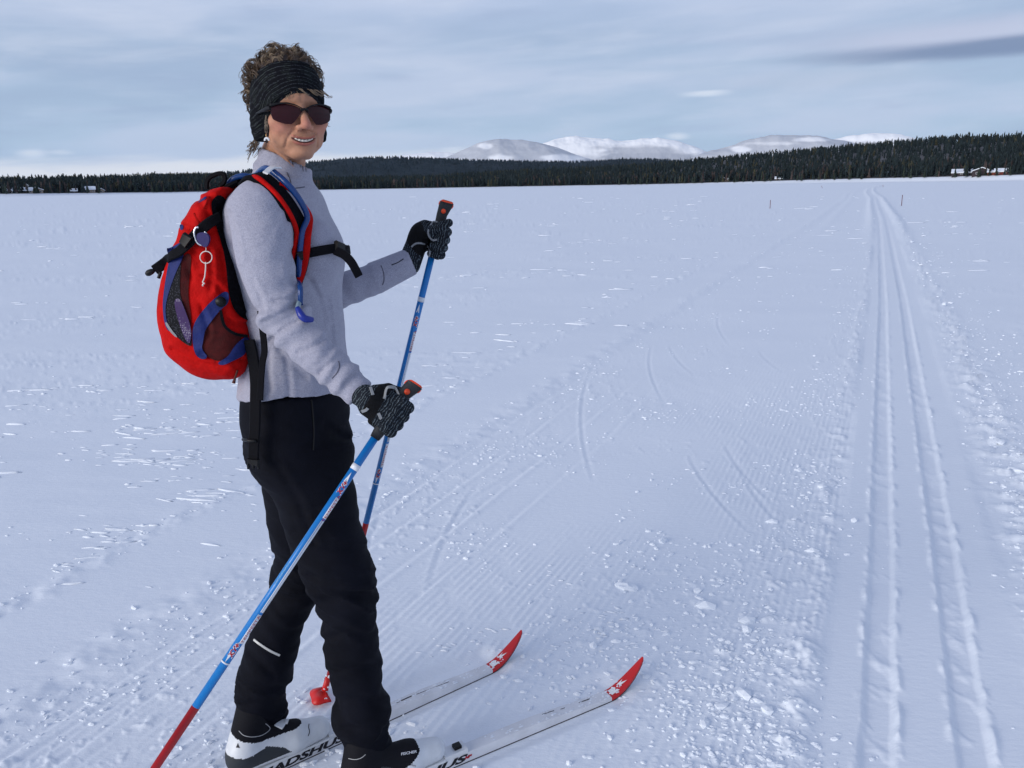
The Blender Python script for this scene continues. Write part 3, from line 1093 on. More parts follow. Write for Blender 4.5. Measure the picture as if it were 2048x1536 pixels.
def surface(f, lo, hi, h, chunk=400000):
    """surface nets over a regular grid"""
    lo = np.asarray(lo, float); hi = np.asarray(hi, float)
    n = np.ceil((hi - lo) / h).astype(int) + 1
    ax = [lo[i] + h * np.arange(n[i]) for i in range(3)]
    g = np.stack(np.meshgrid(*ax, indexing='ij'), -1).reshape(-1, 3)
    val = np.empty(len(g))
    for s in range(0, len(g), chunk):
        val[s:s + chunk] = f(g[s:s + chunk])
    val = val.reshape(n)
    ins = val < 0
    c = [ins[i:n[0] - 1 + i, j:n[1] - 1 + j, k:n[2] - 1 + k] for i in (0, 1) for j in (0, 1) for k in (0, 1)]
    cnt = sum(x.astype(np.int8) for x in c)
    act = (cnt > 0) & (cnt < 8)
    idx = np.argwhere(act)
    acc = np.zeros((len(idx), 3)); num = np.zeros(len(idx))
    E = []
    for a in range(3):
        for u in (0, 1):
            for w in (0, 1):
                o0 = [0, 0, 0]; o1 = [0, 0, 0]
                b, d = [x for x in range(3) if x != a]
                o0[b] = o1[b] = u; o0[d] = o1[d] = w; o1[a] = 1
                E.append((np.array(o0), np.array(o1)))
    for o0, o1 in E:
        i0 = idx + o0; i1 = idx + o1
        v0 = val[i0[:, 0], i0[:, 1], i0[:, 2]]; v1 = val[i1[:, 0], i1[:, 1], i1[:, 2]]
        m = (v0 < 0) != (v1 < 0)
        t = np.where(m, v0 / np.where(m, v0 - v1, 1), 0)
        acc += np.where(m[:, None], i0 + (o1 - o0) * t[:, None], 0)
        num += m
    V = lo + h * acc / num[:, None]
    vid = -np.ones(np.array(n) - 1, dtype=np.int64)
    vid[idx[:, 0], idx[:, 1], idx[:, 2]] = np.arange(len(idx))
    F = []
    for a in range(3):
        b, d = (a + 1) % 3, (a + 2) % 3
        s0 = [slice(None)] * 3; s1 = [slice(None)] * 3
        s0[a] = slice(0, n[a] - 1); s1[a] = slice(1, n[a])
        for ax_ in (b, d):
            s0[ax_] = slice(1, n[ax_] - 1); s1[ax_] = slice(1, n[ax_] - 1)
        A = ins[tuple(s0)]; B = ins[tuple(s1)]
        for flip, msk in ((False, A & ~B), (True, ~A & B)):
            q = np.argwhere(msk)
            if not len(q):
                continue
            base = q.copy()
            base[:, b] += 1; base[:, d] += 1
            def vv(db, dd):
                z = base.copy(); z[:, b] -= db; z[:, d] -= dd
                return vid[z[:, 0], z[:, 1], z[:, 2]]
            quad = np.stack([vv(1, 1), vv(0, 1), vv(0, 0), vv(1, 0)], -1)
            F.append(quad[:, ::-1] if flip else quad)
    return V, np.concatenate(F)


def blur_mesh(V, F, it=1):
    for _ in range(it):
        acc = np.zeros_like(V); num = np.zeros(len(V))
        for k in range(4):
            np.add.at(acc, F[:, k], V[F[:, (k + 1) % 4]]); np.add.at(num, F[:, k], 1)
            np.add.at(acc, F[:, k], V[F[:, (k - 1) % 4]]); np.add.at(num, F[:, k], 1)
        V = 0.5 * V + 0.5 * acc / num[:, None]
    return V


def bvh_of(V, F):
    return BVHTree.FromPolygons([tuple(v) for v in V], [tuple(int(i) for i in f) for f in F])


class Stack:
    """stacked ellipses: rows of (photo y, left x, right x, distance Y, half width across)"""
    def __init__(self, rows, ang, k=None):
        rows = np.array(rows, float)
        l = P(rows[:, 1], rows[:, 0], rows[:, 3]); r = P(rows[:, 2], rows[:, 0], rows[:, 3])
        c = (l + r) / 2
        z = c[:, 2]
        o = np.argsort(z)
        self.z = np.linspace(z.min(), z.max(), 160)
        def rs(v):
            w = np.interp(self.z, z[o], v[o])
            kk = np.hanning(9); kk /= kk.sum()
            return np.convolve(np.pad(w, 4, mode='edge'), kk, 'valid')
        self.cx, self.cy = rs(c[:, 0]), rs(c[:, 1])
        self.a = rs(np.linalg.norm((r - l)[:, :2], axis=1) / 2)
        self.b = rs(rows[:, 4])
        self.ca, self.sa = math.cos(ang), math.sin(ang)
        self.lo, self.hi = z.min(), z.max()

    def __call__(self, p, grow=0.0):
        z = p[:, 2]
        f = lambda v: np.interp(z, self.z, v)
        dx = p[:, 0] - f(self.cx); dy = p[:, 1] - f(self.cy)
        u = dx * self.ca + dy * self.sa
        v = -dx * self.sa + dy * self.ca
        a = f(self.a) + grow; b = f(self.b) + grow
        k0 = np.sqrt((u / a) ** 2 + (v / b) ** 2); k1 = np.sqrt((u / a ** 2) ** 2 + (v / b ** 2) ** 2)
        d = k0 * (k0 - 1) / np.maximum(k1, 1e-6)
        return np.maximum(d, np.maximum(z - self.hi, self.lo - z))


def cz(pts, x0, y0, s):
    return [(x0 + x / s, y0 + y / s) for x, y in pts]


# ------------------------------------------------------------------ materials of the skier's kit
def material_heather():
    m = material("heather_grey_knit", (0.4, 0.4, 0.46), 0.92, 0.1)
    t = NT(m.node_tree)
    b = t.n['Principled BSDF']
    co = t.node('ShaderNodeTexCoord').outputs['Object']
    n = t.noise(t.mapping(co, (1, 1, 0.6)), 700.0, 2.0, 0.7)
    n2 = t.noise(co, 22.0, 3.0, 0.6)
    c = t.mix(t.smooth(n, 0.36, 0.66), (0.28, 0.28, 0.345, 1), (0.405, 0.405, 0.48, 1))
    c = t.mix(t.smooth(n2, 0.3, 0.7, 0.0, 0.12), c, (0.33, 0.32, 0.39, 1))
    t.put(b.inputs['Base Color'], c)
    w1 = t.noise(t.mapping(co, (1, 1, 2.0), rot=(0, 0.5, 0)), 16.0, 3.0, 0.55)
    bp = t.node('ShaderNodeBump')
    bp.inputs['Strength'].default_value = 1.0
    bp.inputs['Distance'].default_value = 0.012
    t.put(bp.inputs['Height'], t.math('MULTIPLY_ADD', n, 0.012, t.math('MULTIPLY', w1, 0.7)))
    t.put(b.inputs['Normal'], bp.outputs[0])
    b.inputs['Sheen Weight'].default_value = 0.15
    return m


M_KNIT = material_heather()
M_TROUSER = material("black_softshell", (0.0042, 0.0047, 0.0085), 0.8, 0.10, vary=0.3, vscale=9, bump=0.0006, bscale=500)
M_WEB = material("black_webbing", (0.004, 0.004, 0.006), 0.8, 0.12, bump=0.0006, bscale=900)
M_BLACK = material("black_plastic", (0.005, 0.005, 0.006), 0.45, 0.25)
M_RED = material("red_pack_cloth", (0.47, 0.003, 0.002), 0.75, 0.12, vary=0.16, vscale=30, bump=0.006, bscale=26, bdetail=5)
M_MAROON = material("dark_red_mesh_cloth", (0.05, 0.003, 0.003), 0.8, 0.2, vary=0.35, vscale=60, bump=0.0008, bscale=600)
M_BLUE = material("blue_pack_cloth", (0.012, 0.022, 0.125), 0.6, 0.2, vary=0.15, vscale=40, bump=0.003, bscale=50, bdetail=5)
M_PAD = material("black_back_padding", (0.004, 0.004, 0.006), 0.9, 0.08, bump=0.0015, bscale=220)
M_HOSE = material("blue_hose", (0.004, 0.040, 0.17), 0.25, 0.5)
M_VALVE = material("blue_bite_valve", (0.008, 0.022, 0.24), 0.35, 0.5)
M_WHITE = material("white_plastic", (0.72, 0.73, 0.74), 0.4, 0.4)
M_SILVER = material("silver_metal", (0.75, 0.75, 0.76), 0.25, 0.5, metal=1.0)
M_GREYTRIM = material("grey_reflective_trim", (0.23, 0.24, 0.25), 0.5, 0.4)


def material_mesh_pocket():
    m = material("black_net", (0.02, 0.02, 0.025), 0.8, 0.2)
    t = NT(m.node_tree)
    b = t.n['Principled BSDF']
    co = t.node('ShaderNodeTexCoord').outputs['Object']
    v = t.node('ShaderNodeTexVoronoi')
    t.put(v.inputs['Vector'], co)
    v.inputs['Scale'].default_value = 330.0
    f = t.smooth(v.outputs['Distance'], 0.25, 0.45)
    t.put(b.inputs['Base Color'], t.mix(f, (0.045, 0.045, 0.055, 1), (0.008, 0.008, 0.010, 1)))
    return m


def material_dots():
    m = material("purple_dotted_cloth", (0.06, 0.03, 0.11), 0.6, 0.3)
    t = NT(m.node_tree)
    b = t.n['Principled BSDF']
    co = t.node('ShaderNodeTexCoord').outputs['Object']
    v = t.node('ShaderNodeTexVoronoi')
    t.put(v.inputs['Vector'], co)
    v.inputs['Scale'].default_value = 300.0
    v.inputs['Randomness'].default_value = 0.3
    f = t.smooth(v.outputs['Distance'], 0.22, 0.36)
    t.put(b.inputs['Base Color'], t.mix(f, (0.34, 0.30, 0.36, 1), (0.050, 0.022, 0.095, 1)))
    return m


M_NET = material_mesh_pocket()
M_DOTS = material_dots()

# ------------------------------------------------------------------ the skier
FACE_A = math.radians(-5)
foot_mid = G(640, 1530)
person = empty("person", (float(foot_mid[0]), float(foot_mid[1]), 0.0))
tag(person, "smiling woman in grey sweater, striped headband and dark sunglasses standing on skis", "person")

# --- sweater
torso = Stack([(362, 520, 615, 1.70, 0.075), (376, 492, 622, 1.70, 0.125), (392, 474, 632, 1.70, 0.155), (415, 466, 643, 1.70, 0.165), (445, 462, 655, 1.70, 0.163), (490, 461, 676, 1.70, 0.155),
               (525, 468, 680, 1.70, 0.146), (560, 477, 680, 1.70, 0.142), (600, 486, 679, 1.70, 0.138), (650, 494, 683, 1.70, 0.136), (700, 494, 688, 1.70, 0.140), (750, 488, 692, 1.70, 0.150),
               (785, 480, 693, 1.70, 0.162), (812, 482, 690, 1.70, 0.164)], FACE_A)
A_SH, A_MU, A_EL, A_MF, A_WR = P(522, 424, 1.555), P(530, 520, 1.525), P(563, 632, 1.50), P(640, 712, 1.475), P(722, 789, 1.47)
B_SH, B_EL, B_MF, B_WR = P(596, 425, 1.85), P(640, 596, 1.885), P(738, 562, 1.90), P(824, 522, 1.92)
COL_A, COL_B = P(571, 312, 1.695), P(560, 378, 1.70)
RIM_L, RIM_R = P(524, 296.5, 1.70), P(617, 334.5, 1.67)
rim_x = (RIM_R - RIM_L) / np.linalg.norm(RIM_R - RIM_L)
rim_n = np.cross(rim_x, np.array([-0.12, 0.99, -0.06])); rim_n /= np.linalg.norm(rim_n)
if rim_n[2] < 0: rim_n = -rim_n
hem_l, hem_m, hem_r = P(487, 781, 1.70), P(570, 800, 1.55), P(690, 783, 1.66)


def folds(p, a, b, freq, amp, tmid, twid, skew=0.0):
    """ring folds of cloth round a limb, strongest at tmid"""
    a = np.asarray(a); b = np.asarray(b)
    ab = b - a; L = np.linalg.norm(ab)
    t = ((p - a) @ ab) / L ** 2
    w = np.exp(-((t - tmid) / twid) ** 2)
    side = n3(p, 14.0, 9)
    return amp * w * np.sin(t * L * freq + 3.0 * side + skew)


def creases(p, lines, amp, w, ymax):
    """pressed-in folds of cloth on the side towards the viewer, with a soft ridge beside each"""
    q = (p - np.array([0, 0, EYE])) @ CAMR
    uv = np.stack([1024 + FOC * q[:, 0] / -q[:, 2], 768 - FOC * q[:, 1] / -q[:, 2]], -1)
    out = np.zeros(len(p))
    for ln in lines:
        ln = np.array(ln, float)
        dd = np.full(len(p), 1e3); sg = np.zeros(len(p))
        for i in range(len(ln) - 1):
            ab = ln[i + 1] - ln[i]
            t = ((uv - ln[i]) @ ab) / (ab @ ab)
            tc = np.clip(t, 0, 1)
            v = uv - ln[i] - tc[:, None] * ab
            d_ = vlen(v)
            m_ = d_ < dd
            dd = np.where(m_, d_, dd)
            sg = np.where(m_, np.sign(v[:, 0] * ab[1] - v[:, 1] * ab[0]), sg)
        out += amp * (np.exp(-(dd / w) ** 2) - 0.55 * np.exp(-((dd - 1.7 * w) / (1.1 * w)) ** 2) * (sg > 0))
    return out * (p[:, 1] < ymax)


SLEEVE_FOLDS = [[(540, 680), (570, 657), (600, 640)], [(528, 642), (558, 630), (588, 612)], [(548, 602), (572, 600), (594, 590)], [(596, 705), (628, 692), (657, 672)], [(640, 745), (662, 726), (678, 708)],
                [(586, 566), (576, 540), (581, 500)], [(460, 425), (472, 470), (480, 515)], [(688, 772), (710, 750), (724, 734)], [(560, 470), (572, 450), (576, 425)], [(505, 560), (520, 590), (528, 620)]]
TORSO_FOLDS = [[(560, 700), (582, 728), (612, 752)], [(572, 720), (578, 760), (580, 800)], [(655, 600), (662, 640), (664, 690)], [(620, 560), (640, 600), (650, 640)], [(540, 700), (535, 745), (540, 780)]]
TROUSER_FOLDS = [[(618, 1152), (680, 1168), (752, 1150)], [(640, 1202), (700, 1192), (755, 1208)], [(666, 1402), (720, 1394), (778, 1406)], [(688, 1456), (740, 1450), (782, 1460)], [(555, 930), (598, 1000), (628, 1085)],
                 [(650, 850), (680, 872), (705, 880)], [(548, 1112), (590, 1128), (632, 1152)], [(476, 1368), (530, 1380), (580, 1372)], [(476, 1412), (530, 1402), (574, 1398)], [(498, 1300), (528, 1332), (548, 1352)],
                 [(650, 1280), (690, 1262), (750, 1275)], [(660, 1345), (700, 1335), (755, 1330)], [(590, 1060), (640, 1090), (735, 1095)], [(545, 1180), (580, 1195), (625, 1200)]]


def f_arm_near(p):
    d = chain(p, [A_SH, A_MU, A_EL], [0.062, 0.054, 0.043])
    d2 = chain(p, [A_EL, A_MF, A_WR], [0.045, 0.0385, 0.027])
    d = smin(d, d2, 0.012)
    d = d + folds(p, A_MU, A_EL, 150, 0.0050, 1.0, 0.25) + folds(p, A_EL, A_WR, 130, 0.0055, 0.10, 0.25) + folds(p, A_EL, A_WR, 170, 0.0036, 0.74, 0.22)
    qa = p + 0.02 * np.stack([n3(p, 9.0, 81), n3(p, 9.0, 83), n3(p, 9.0, 85)], -1)
    d = d + 0.006 * (np.abs(n3(qa * np.array([1, 1, 1.2]), 11.0, 87)) - 0.22)
    # seam ring of the turned cuff
    ab = A_WR - A_EL
    t = ((p - A_EL) @ ab) / (ab @ ab)
    d = d - 0.0028 * sstep(t, 0.660, 0.672) * sstep(t, 1.3, 1.0)
    d = np.maximum(d, (t - 1.0) * np.linalg.norm(ab))
    return d


def f_arm_far(p):
    d = chain(p, [B_SH, B_EL], [0.060, 0.047])
    d2 = chain(p, [B_EL, B_MF, B_WR], [0.044, 0.0385, 0.031])
    d = smin(d, d2, 0.012)
    ab = B_WR - B_EL
    t = ((p - B_EL) @ ab) / (ab @ ab)
    d = d + folds(p, B_EL, B_WR, 120, 0.0016, 0.25, 0.3)
    d = d - 0.0025 * sstep(t, 0.57, 0.585) * sstep(t, 1.3, 1.0)
    return np.maximum(d, (t - 1.0) * np.linalg.norm(ab))


def f_torso(p):
    d = torso(p)
    sh = cone(p, A_SH + np.array([0, .02, 0.0]), P(575, 392, 1.70), 0.060, 0.05)
    sh2 = cone(p, B_SH, P(575, 392, 1.70), 0.055, 0.05)
    d = smin(d, sh, 0.03); d = smin(d, sh2, 0.03)
    bust = ell(p, P(640, 505, 1.63), (0.040, 0.055, 0.06))
    bust2 = ell(p, P(640, 505, 1.76), (0.040, 0.055, 0.06))
    d = smin(d, bust, 0.04); d = smin(d, bust2, 0.04)
    return d


def f_sweater(p):
    d = f_torso(p)
    qd = p + 0.03 * np.stack([n3(p, 6.0, 71), n3(p, 6.0, 73), n3(p, 6.0, 75)], -1)
    d = d + 0.010 * (np.abs(n3(qd * np.array([1, 1, 1.5]) + qd[:, :1] * np.array([0, 0, .8]), 7.0, 2)) - .25) * sstep(p[:, 2], 1.34, 1.08) + 0.005 * n3(p * np.array([1, 1, .45]), 13.0, 4)
    # collar: a soft folded tube
    c = cone(p, COL_A, COL_B, 0.0535, 0.0655)
    tt = ((p - COL_A) @ (COL_B - COL_A)) / ((COL_B - COL_A) @ (COL_B - COL_A))
    c = c + 0.0022 * np.sin(tt * 9 + 5 * n3(p, 10.0, 21)) - 0.004 * sstep(tt, 0.80, 0.86) * sstep(tt, 1.05, 0.98)
    c = smax(c, (p - RIM_L) @ rim_n, 0.004)
    c = np.maximum(c, -cone(p, COL_A + np.array([0, 0, .08]), COL_A - np.array([0, 0, 0.035]), 0.0455))
    d = smin(d, c, 0.010)
    an = f_arm_near(p)
    d = smin(d, an, 0.011)
    d = smin(d, f_arm_far(p), 0.012)
    d = d + creases(p, SLEEVE_FOLDS, 0.0042, 4.5, 1.60) + creases(p, TORSO_FOLDS, 0.0040, 5.5, 1.66)
    # hem
    hz = np.interp(p[:, 0], [hem_l[0], hem_m[0], hem_r[0]], [hem_l[2], hem_m[2] + .004, hem_r[2]])
    below = np.where(an < 0.012, -1.0, hz - p[:, 2])
    d = np.maximum(d, below)
    return d


SV, SF = surface(f_sweater, (-0.76, 1.38, 0.90), (-0.18, 2.02, 1.60), 0.0040)
SV = blur_mesh(SV, SF, 1)
sweater = mesh_obj("sweater", SV, SF, M_KNIT, person)
TV, TF = surface(f_torso, (-0.76, 1.45, 0.90), (-0.25, 1.99, 1.60), 0.010)
BVH_TORSO = bvh_of(TV, TF)
BVH_SWEATER = bvh_of(SV, SF)
_c = f_arm_near(SV)

# --- trousers
LEG_A = math.radians(25)
pelvis = Stack([(765, 490, 683, 1.70, 0.140), (800, 492, 687, 1.70, 0.150), (850, 495, 693, 1.70, 0.160), (900, 504, 700, 1.695, 0.158), (940, 524, 700, 1.69, 0.130), (970, 552, 685, 1.69, 0.09)], FACE_A)
leg_n = Stack([(880, 512, 704, 1.655, 0.085), (960, 546, 705, 1.64, 0.086), (1030, 566, 716, 1.63, 0.082), (1100, 592, 734, 1.62, 0.080), (1150, 613, 749, 1.615, 0.073), (1195, 634, 756, 1.615, 0.070), (1225, 642, 749, 1.615, 0.064),
               (1260, 645, 750, 1.615, 0.062), (1300, 650, 758, 1.62, 0.062), (1340, 660, 763, 1.625, 0.060), (1385, 675, 764, 1.63, 0.058), (1405, 670, 778, 1.63, 0.066), (1440, 668, 785, 1.63, 0.067),
               (1462, 684, 777, 1.63, 0.058), (1485, 690, 784, 1.63, 0.056), (1515, 692, 790, 1.635, 0.055)], LEG_A)
leg_f = Stack([(880, 496, 650, 1.745, 0.088), (960, 524, 660, 1.76, 0.088), (1020, 531, 660, 1.77, 0.084), (1080, 546, 655, 1.775, 0.078), (1112, 553, 650, 1.775, 0.072), (1140, 546, 648, 1.775, 0.072), (1180, 541, 642, 1.77, 0.070),
               (1212, 518, 630, 1.765, 0.068), (1245, 506, 611, 1.76, 0.066), (1290, 490, 602, 1.75, 0.065), (1340, 477, 590, 1.745, 0.064), (1362, 472, 584, 1.745, 0.062), (1380, 471, 583, 1.74, 0.063), (1402, 473, 573, 1.74, 0.058),
               (1425, 475, 576, 1.74, 0.056), (1443, 473, 578, 1.74, 0.056)], math.radians(35))


def f_trousers(p):
    d = smin(pelvis(p), leg_n(p), 0.025)
    z = p[:, 2]
    lf = leg_f(p)
    d = smin(d, lf, 0.018)
    # knee, ankle and thigh folds
    w = 0.013 * np.exp(-((z - 0.54) / 0.09) ** 2) + 0.013 * np.exp(-((z - 0.20) / 0.085) ** 2) + 0.005
    q = p + 0.03 * np.stack([n3(p, 8.0, 31), n3(p, 8.0, 37), n3(p, 8.0, 41)], -1)
    fz = n3(q * np.array([0.55, 0.55, 1.9]) + (q[:, :1] * np.array([0, 0, 0.9])), 11.0, 14)
    d = d + w * (np.abs(fz) * 1.6 - 0.35)
    d = d + 0.007 * n3(p * np.array([1, 1, .30]), 10.0, 17)
    d = d + creases(p, TROUSER_FOLDS, 0.0048, 7.0, 1.80)
    return np.maximum(d, z - 1.03)


PV, PF = surface(f_trousers, (-0.72, 1.48, 0.09), (-0.20, 1.95, 1.045), 0.006)
PV = blur_mesh(PV, PF, 1)
trousers = mesh_obj("trousers", PV, PF, M_TROUSER, person)
BVH_TROUSERS = bvh_of(PV, PF)


# ------------------------------------------------------------------ cloth panels, ribbons and cords laid on a body
from mathutils.geometry import delaunay_2d_cdt


def dense(poly, step, closed=True):
    poly = np.asarray(poly, float)
    out = []
    n = len(poly)
    for i in range(n if closed else n - 1):
        a, b = poly[i], poly[(i + 1) % n]
        k = max(1, int(np.ceil(np.linalg.norm(b - a) / step)))
        for s in range(k):
            out.append(a + (b - a) * s / k)
    if not closed:
        out.append(poly[-1])
    return np.array(out)


def rounded(poly, it=2):
    poly = np.asarray(poly, float)
    for _ in range(it):
        nx = np.roll(poly, -1, axis=0)
        poly = np.stack([poly * .75 + nx * .25, poly * .25 + nx * .75], 1).reshape(-1, 2)
    return poly


def cast(bvh, px, py, default=None):
    d = ray(px, py)
    d = d / np.linalg.norm(d)
    loc, nor, i, t = bvh.ray_cast(Vector((0, 0, EYE)), Vector(d))
    if loc is None:
        return None
    return np.array(loc), np.array(nor), t, d


def panel(name, poly, bvh, mat, parent, off=0.0025, thick=0.006, step=4.0, smooth_it=2):
    b = dense(rounded(poly, smooth_it) if smooth_it else poly, step)
    lo, hi = b.min(0), b.max(0)
    gx, gy = np.meshgrid(np.arange(lo[0] + step, hi[0], step), np.arange(lo[1] + step, hi[1], step))
    pts = [Vector(p) for p in b] + [Vector(p) for p in np.stack([gx.ravel(), gy.ravel()], -1)]
    nb = len(b)
    vs, es, fs, *_ = delaunay_2d_cdt(pts, [], [list(range(nb))], 1, 1e-4)
    hits = []
    for v in vs:
        hits.append(cast(bvh, v.x, v.y))
    ok = [h for h in hits if h]
    if not ok:
        print('panel misses', name)
        return None
    okp = np.array([(v.x, v.y) for v, h in zip(vs, hits) if h]); okt = np.array([h[2] for h in ok])
    T = []; D = []
    for v, h in zip(vs, hits):
        d = ray(v.x, v.y); d = d / np.linalg.norm(d)
        t = h[2] if h else okt[np.argmin(((okp - np.array([v.x, v.y])) ** 2).sum(-1))]
        T.append(t); D.append(d)
    T = np.array(T); D = np.array(D)
    # keep the sheet continuous over sudden depth steps
    o = np.array([0, 0, EYE])
    front = o + D * (T - off)[:, None]
    back = o + D * (T - off + thick)[:, None]
    n = len(vs)
    F = [tuple(f) for f in fs] + [tuple(i + n for i in f[::-1]) for f in fs]
    cnt = {}
    for f in fs:
        for i in range(len(f)):
            cnt[(f[i], f[(i + 1) % len(f)])] = 1
    for (a, c) in cnt:
        if (c, a) not in cnt:
            F.append((c, a, a + n, c + n))
    V = np.concatenate([front, back])
    ob = mesh_obj(name, V, F, mat, parent)
    import bmesh
    bm = bmesh.new(); bm.from_mesh(ob.data)
    bmesh.ops.recalc_face_normals(bm, faces=bm.faces)
    bm.to_mesh(ob.data); bm.free()
    ob.data.set_sharp_from_angle(angle=math.radians(50))
    return ob


def spline(pts, n):
    pts = np.asarray(pts, float)
    m = len(pts)
    t = np.linspace(0, m - 1, n)
    i = np.clip(np.floor(t).astype(int), 0, m - 2)
    f = (t - i)[:, None]
    g = lambda k: pts[np.clip(k, 0, m - 1)]
    p0, p1, p2, p3 = g(i - 1), g(i), g(i + 1), g(i + 2)
    return 0.5 * ((2 * p1) + (-p0 + p2) * f + (2 * p0 - 5 * p1 + 4 * p2 - p3) * f ** 2 + (-p0 + 3 * p1 - 3 * p2 + p3) * f ** 3)


def ribbon(name, path, normals, width, thick, mat, parent, n=40):
    path = spline(path, n)
    normals = spline(normals, n)
    tg = np.gradient(path, axis=0); tg /= np.linalg.norm(tg, axis=1)[:, None]
    side = np.cross(tg, normals); side /= np.linalg.norm(side, axis=1)[:, None]
    nr = np.cross(side, tg)
    w = np.broadcast_to(np.asarray(width, float), (2,)) if np.ndim(width) else np.array([width, width])
    w = np.linspace(w[0], w[1], n)[:, None] / 2
    sec = [(-1, 0), (-.8, 1), (.8, 1), (1, 0), (.8, -1), (-.8, -1)]
    V = np.stack([path + side * w * a + nr * thick / 2 * b for a, b in sec], 1).reshape(-1, 3)
    k = len(sec)
    F = [(i * k + s, i * k + (s + 1) % k, (i + 1) * k + (s + 1) % k, (i + 1) * k + s) for i in range(n - 1) for s in range(k)]
    F += [tuple(range(k))[::-1], tuple((n - 1) * k + s for s in range(k))]
    o = mesh_obj(name, V, F, mat, parent)
    o.data.set_sharp_from_angle(angle=math.radians(40))
    return o


def tube(name, path, rad, mat, parent, n=40, sides=10):
    pts = spline(path, n)
    rad = np.interp(np.linspace(0, 1, n), np.linspace(0, 1, np.size(rad)), np.atleast_1d(rad)) if np.ndim(rad) else rad
    return mesh_obj(name, *tube_rings(pts, rad, sides), mat, parent)


def on_body(bvh, pts, lift, slack=0.05):
    """photo pixels laid on a body and lifted off it; places that miss the body keep to the depth of the rest"""
    hits = [cast(bvh, x, y) for x, y in pts]
    ts = [h[2] for h in hits if h is not None]
    med = float(np.median(ts)) if ts else 1.6
    out, nn = [], []
    for (x, y), h in zip(pts, hits):
        if h is None or abs(h[2] - med) > slack:
            d = ray(x, y); d = d / np.linalg.norm(d)
            loc, nrm, i, dd = bvh.find_nearest(Vector(np.array([0, 0, EYE]) + d * med))
            loc, nrm = np.array(loc), np.array(nrm)
            out.append(loc + nrm * lift); nn.append(nrm)
            continue
        nrm = h[1] if h[1] @ h[3] < 0 else -h[1]
        out.append(h[0] + nrm * lift); nn.append(nrm)
    return np.array(out), np.array(nn)


# reflective piping on the rear trouser leg
pp, pn = on_body(BVH_TROUSERS, [(509, 1279), (520, 1288), (540, 1301), (559, 1310)], 0.002)
ribbon("reflective_piping", pp, pn, 0.006, 0.003, material("silver_piping", (0.5, 0.5, 0.48), 0.4, 0.5), trousers, 24)
pp, pn = on_body(BVH_TROUSERS, [(622, 800), (624, 815), (627, 860), (626, 900)], 0.001)
ribbon("pocket_zip", pp, pn, 0.003, 0.003, M_BLACK, trousers, 16)
# seam line and thumb slit of the far cuff
pp, pn = on_body(BVH_SWEATER, [(783, 530), (795, 525.5), (807, 518)], 0.0006)
ribbon("thumb_slit", pp, pn, 0.0022, 0.0016, material("dark_slit", (0.03, 0.03, 0.04), 0.9, 0.1), sweater, 12)

M_SEAMK = material("grey_seam", (0.10, 0.10, 0.13), 0.9, 0.1)
for pts in ([(677, 722), (679, 733), (674, 746), (664, 757)], [(552, 371), (575, 376), (595, 376), (609, 374)], [(762, 531), (767, 545), (768, 560), (765, 570)], [(574, 345), (580, 360), (583, 374)]):
    pp, pn = on_body(BVH_SWEATER, pts, 0.0002)
    ribbon("seam", pp, pn, 0.0022, 0.0016, M_SEAMK, sweater, 16)

# ------------------------------------------------------------------ head
HB = P(606.7, 217.6, 1.595)
_cam_dir = np.array([-HB[0], -HB[1], 0]); _cam_dir /= np.linalg.norm(_cam_dir)
_rc = np.array([-_cam_dir[1], _cam_dir[0], 0])
yaw = math.radians(18.5)
Hf = math.cos(yaw) * _cam_dir + math.sin(yaw) * _rc
Hu = np.array([0.0, 0, 1.0])
Hr = np.cross(Hu, Hf)
tilt = math.radians(2)
Hf2 = Hf * math.cos(tilt) + Hu * math.sin(tilt)
Hu2 = Hu * math.cos(tilt) - Hf * math.sin(tilt)
HM = np.stack([Hr, Hu2, Hf2])            # world -> local rows
HO = HB - Hf2 * 0.098


def to_l(p):
    return (p - HO) @ HM.T


def to_w(l):
    return np.asarray(l, float) @ HM + HO


NECK_T = to_l(P(568, 306, 1.70)) / np.array([1, 0.885, 1]); NECK_B = to_l(P(556, 392, 1.70)) / np.array([1, 0.885, 1])


def f_skull(q):
    return ell(q, (0, 0.034, 0.003), (0.0640, 0.084, 0.081))


LOW = 0.885            # the lower face is a little shorter than the sculpting units


def face(q):
    q = np.array(q, float)
    q[:, 1] = np.where(q[:, 1] < 0, q[:, 1] / LOW, q[:, 1])
    return q


def unface(q):
    q = np.array(q, float)
    q[:, 1] = np.where(q[:, 1] < 0, q[:, 1] * LOW, q[:, 1])
    return q


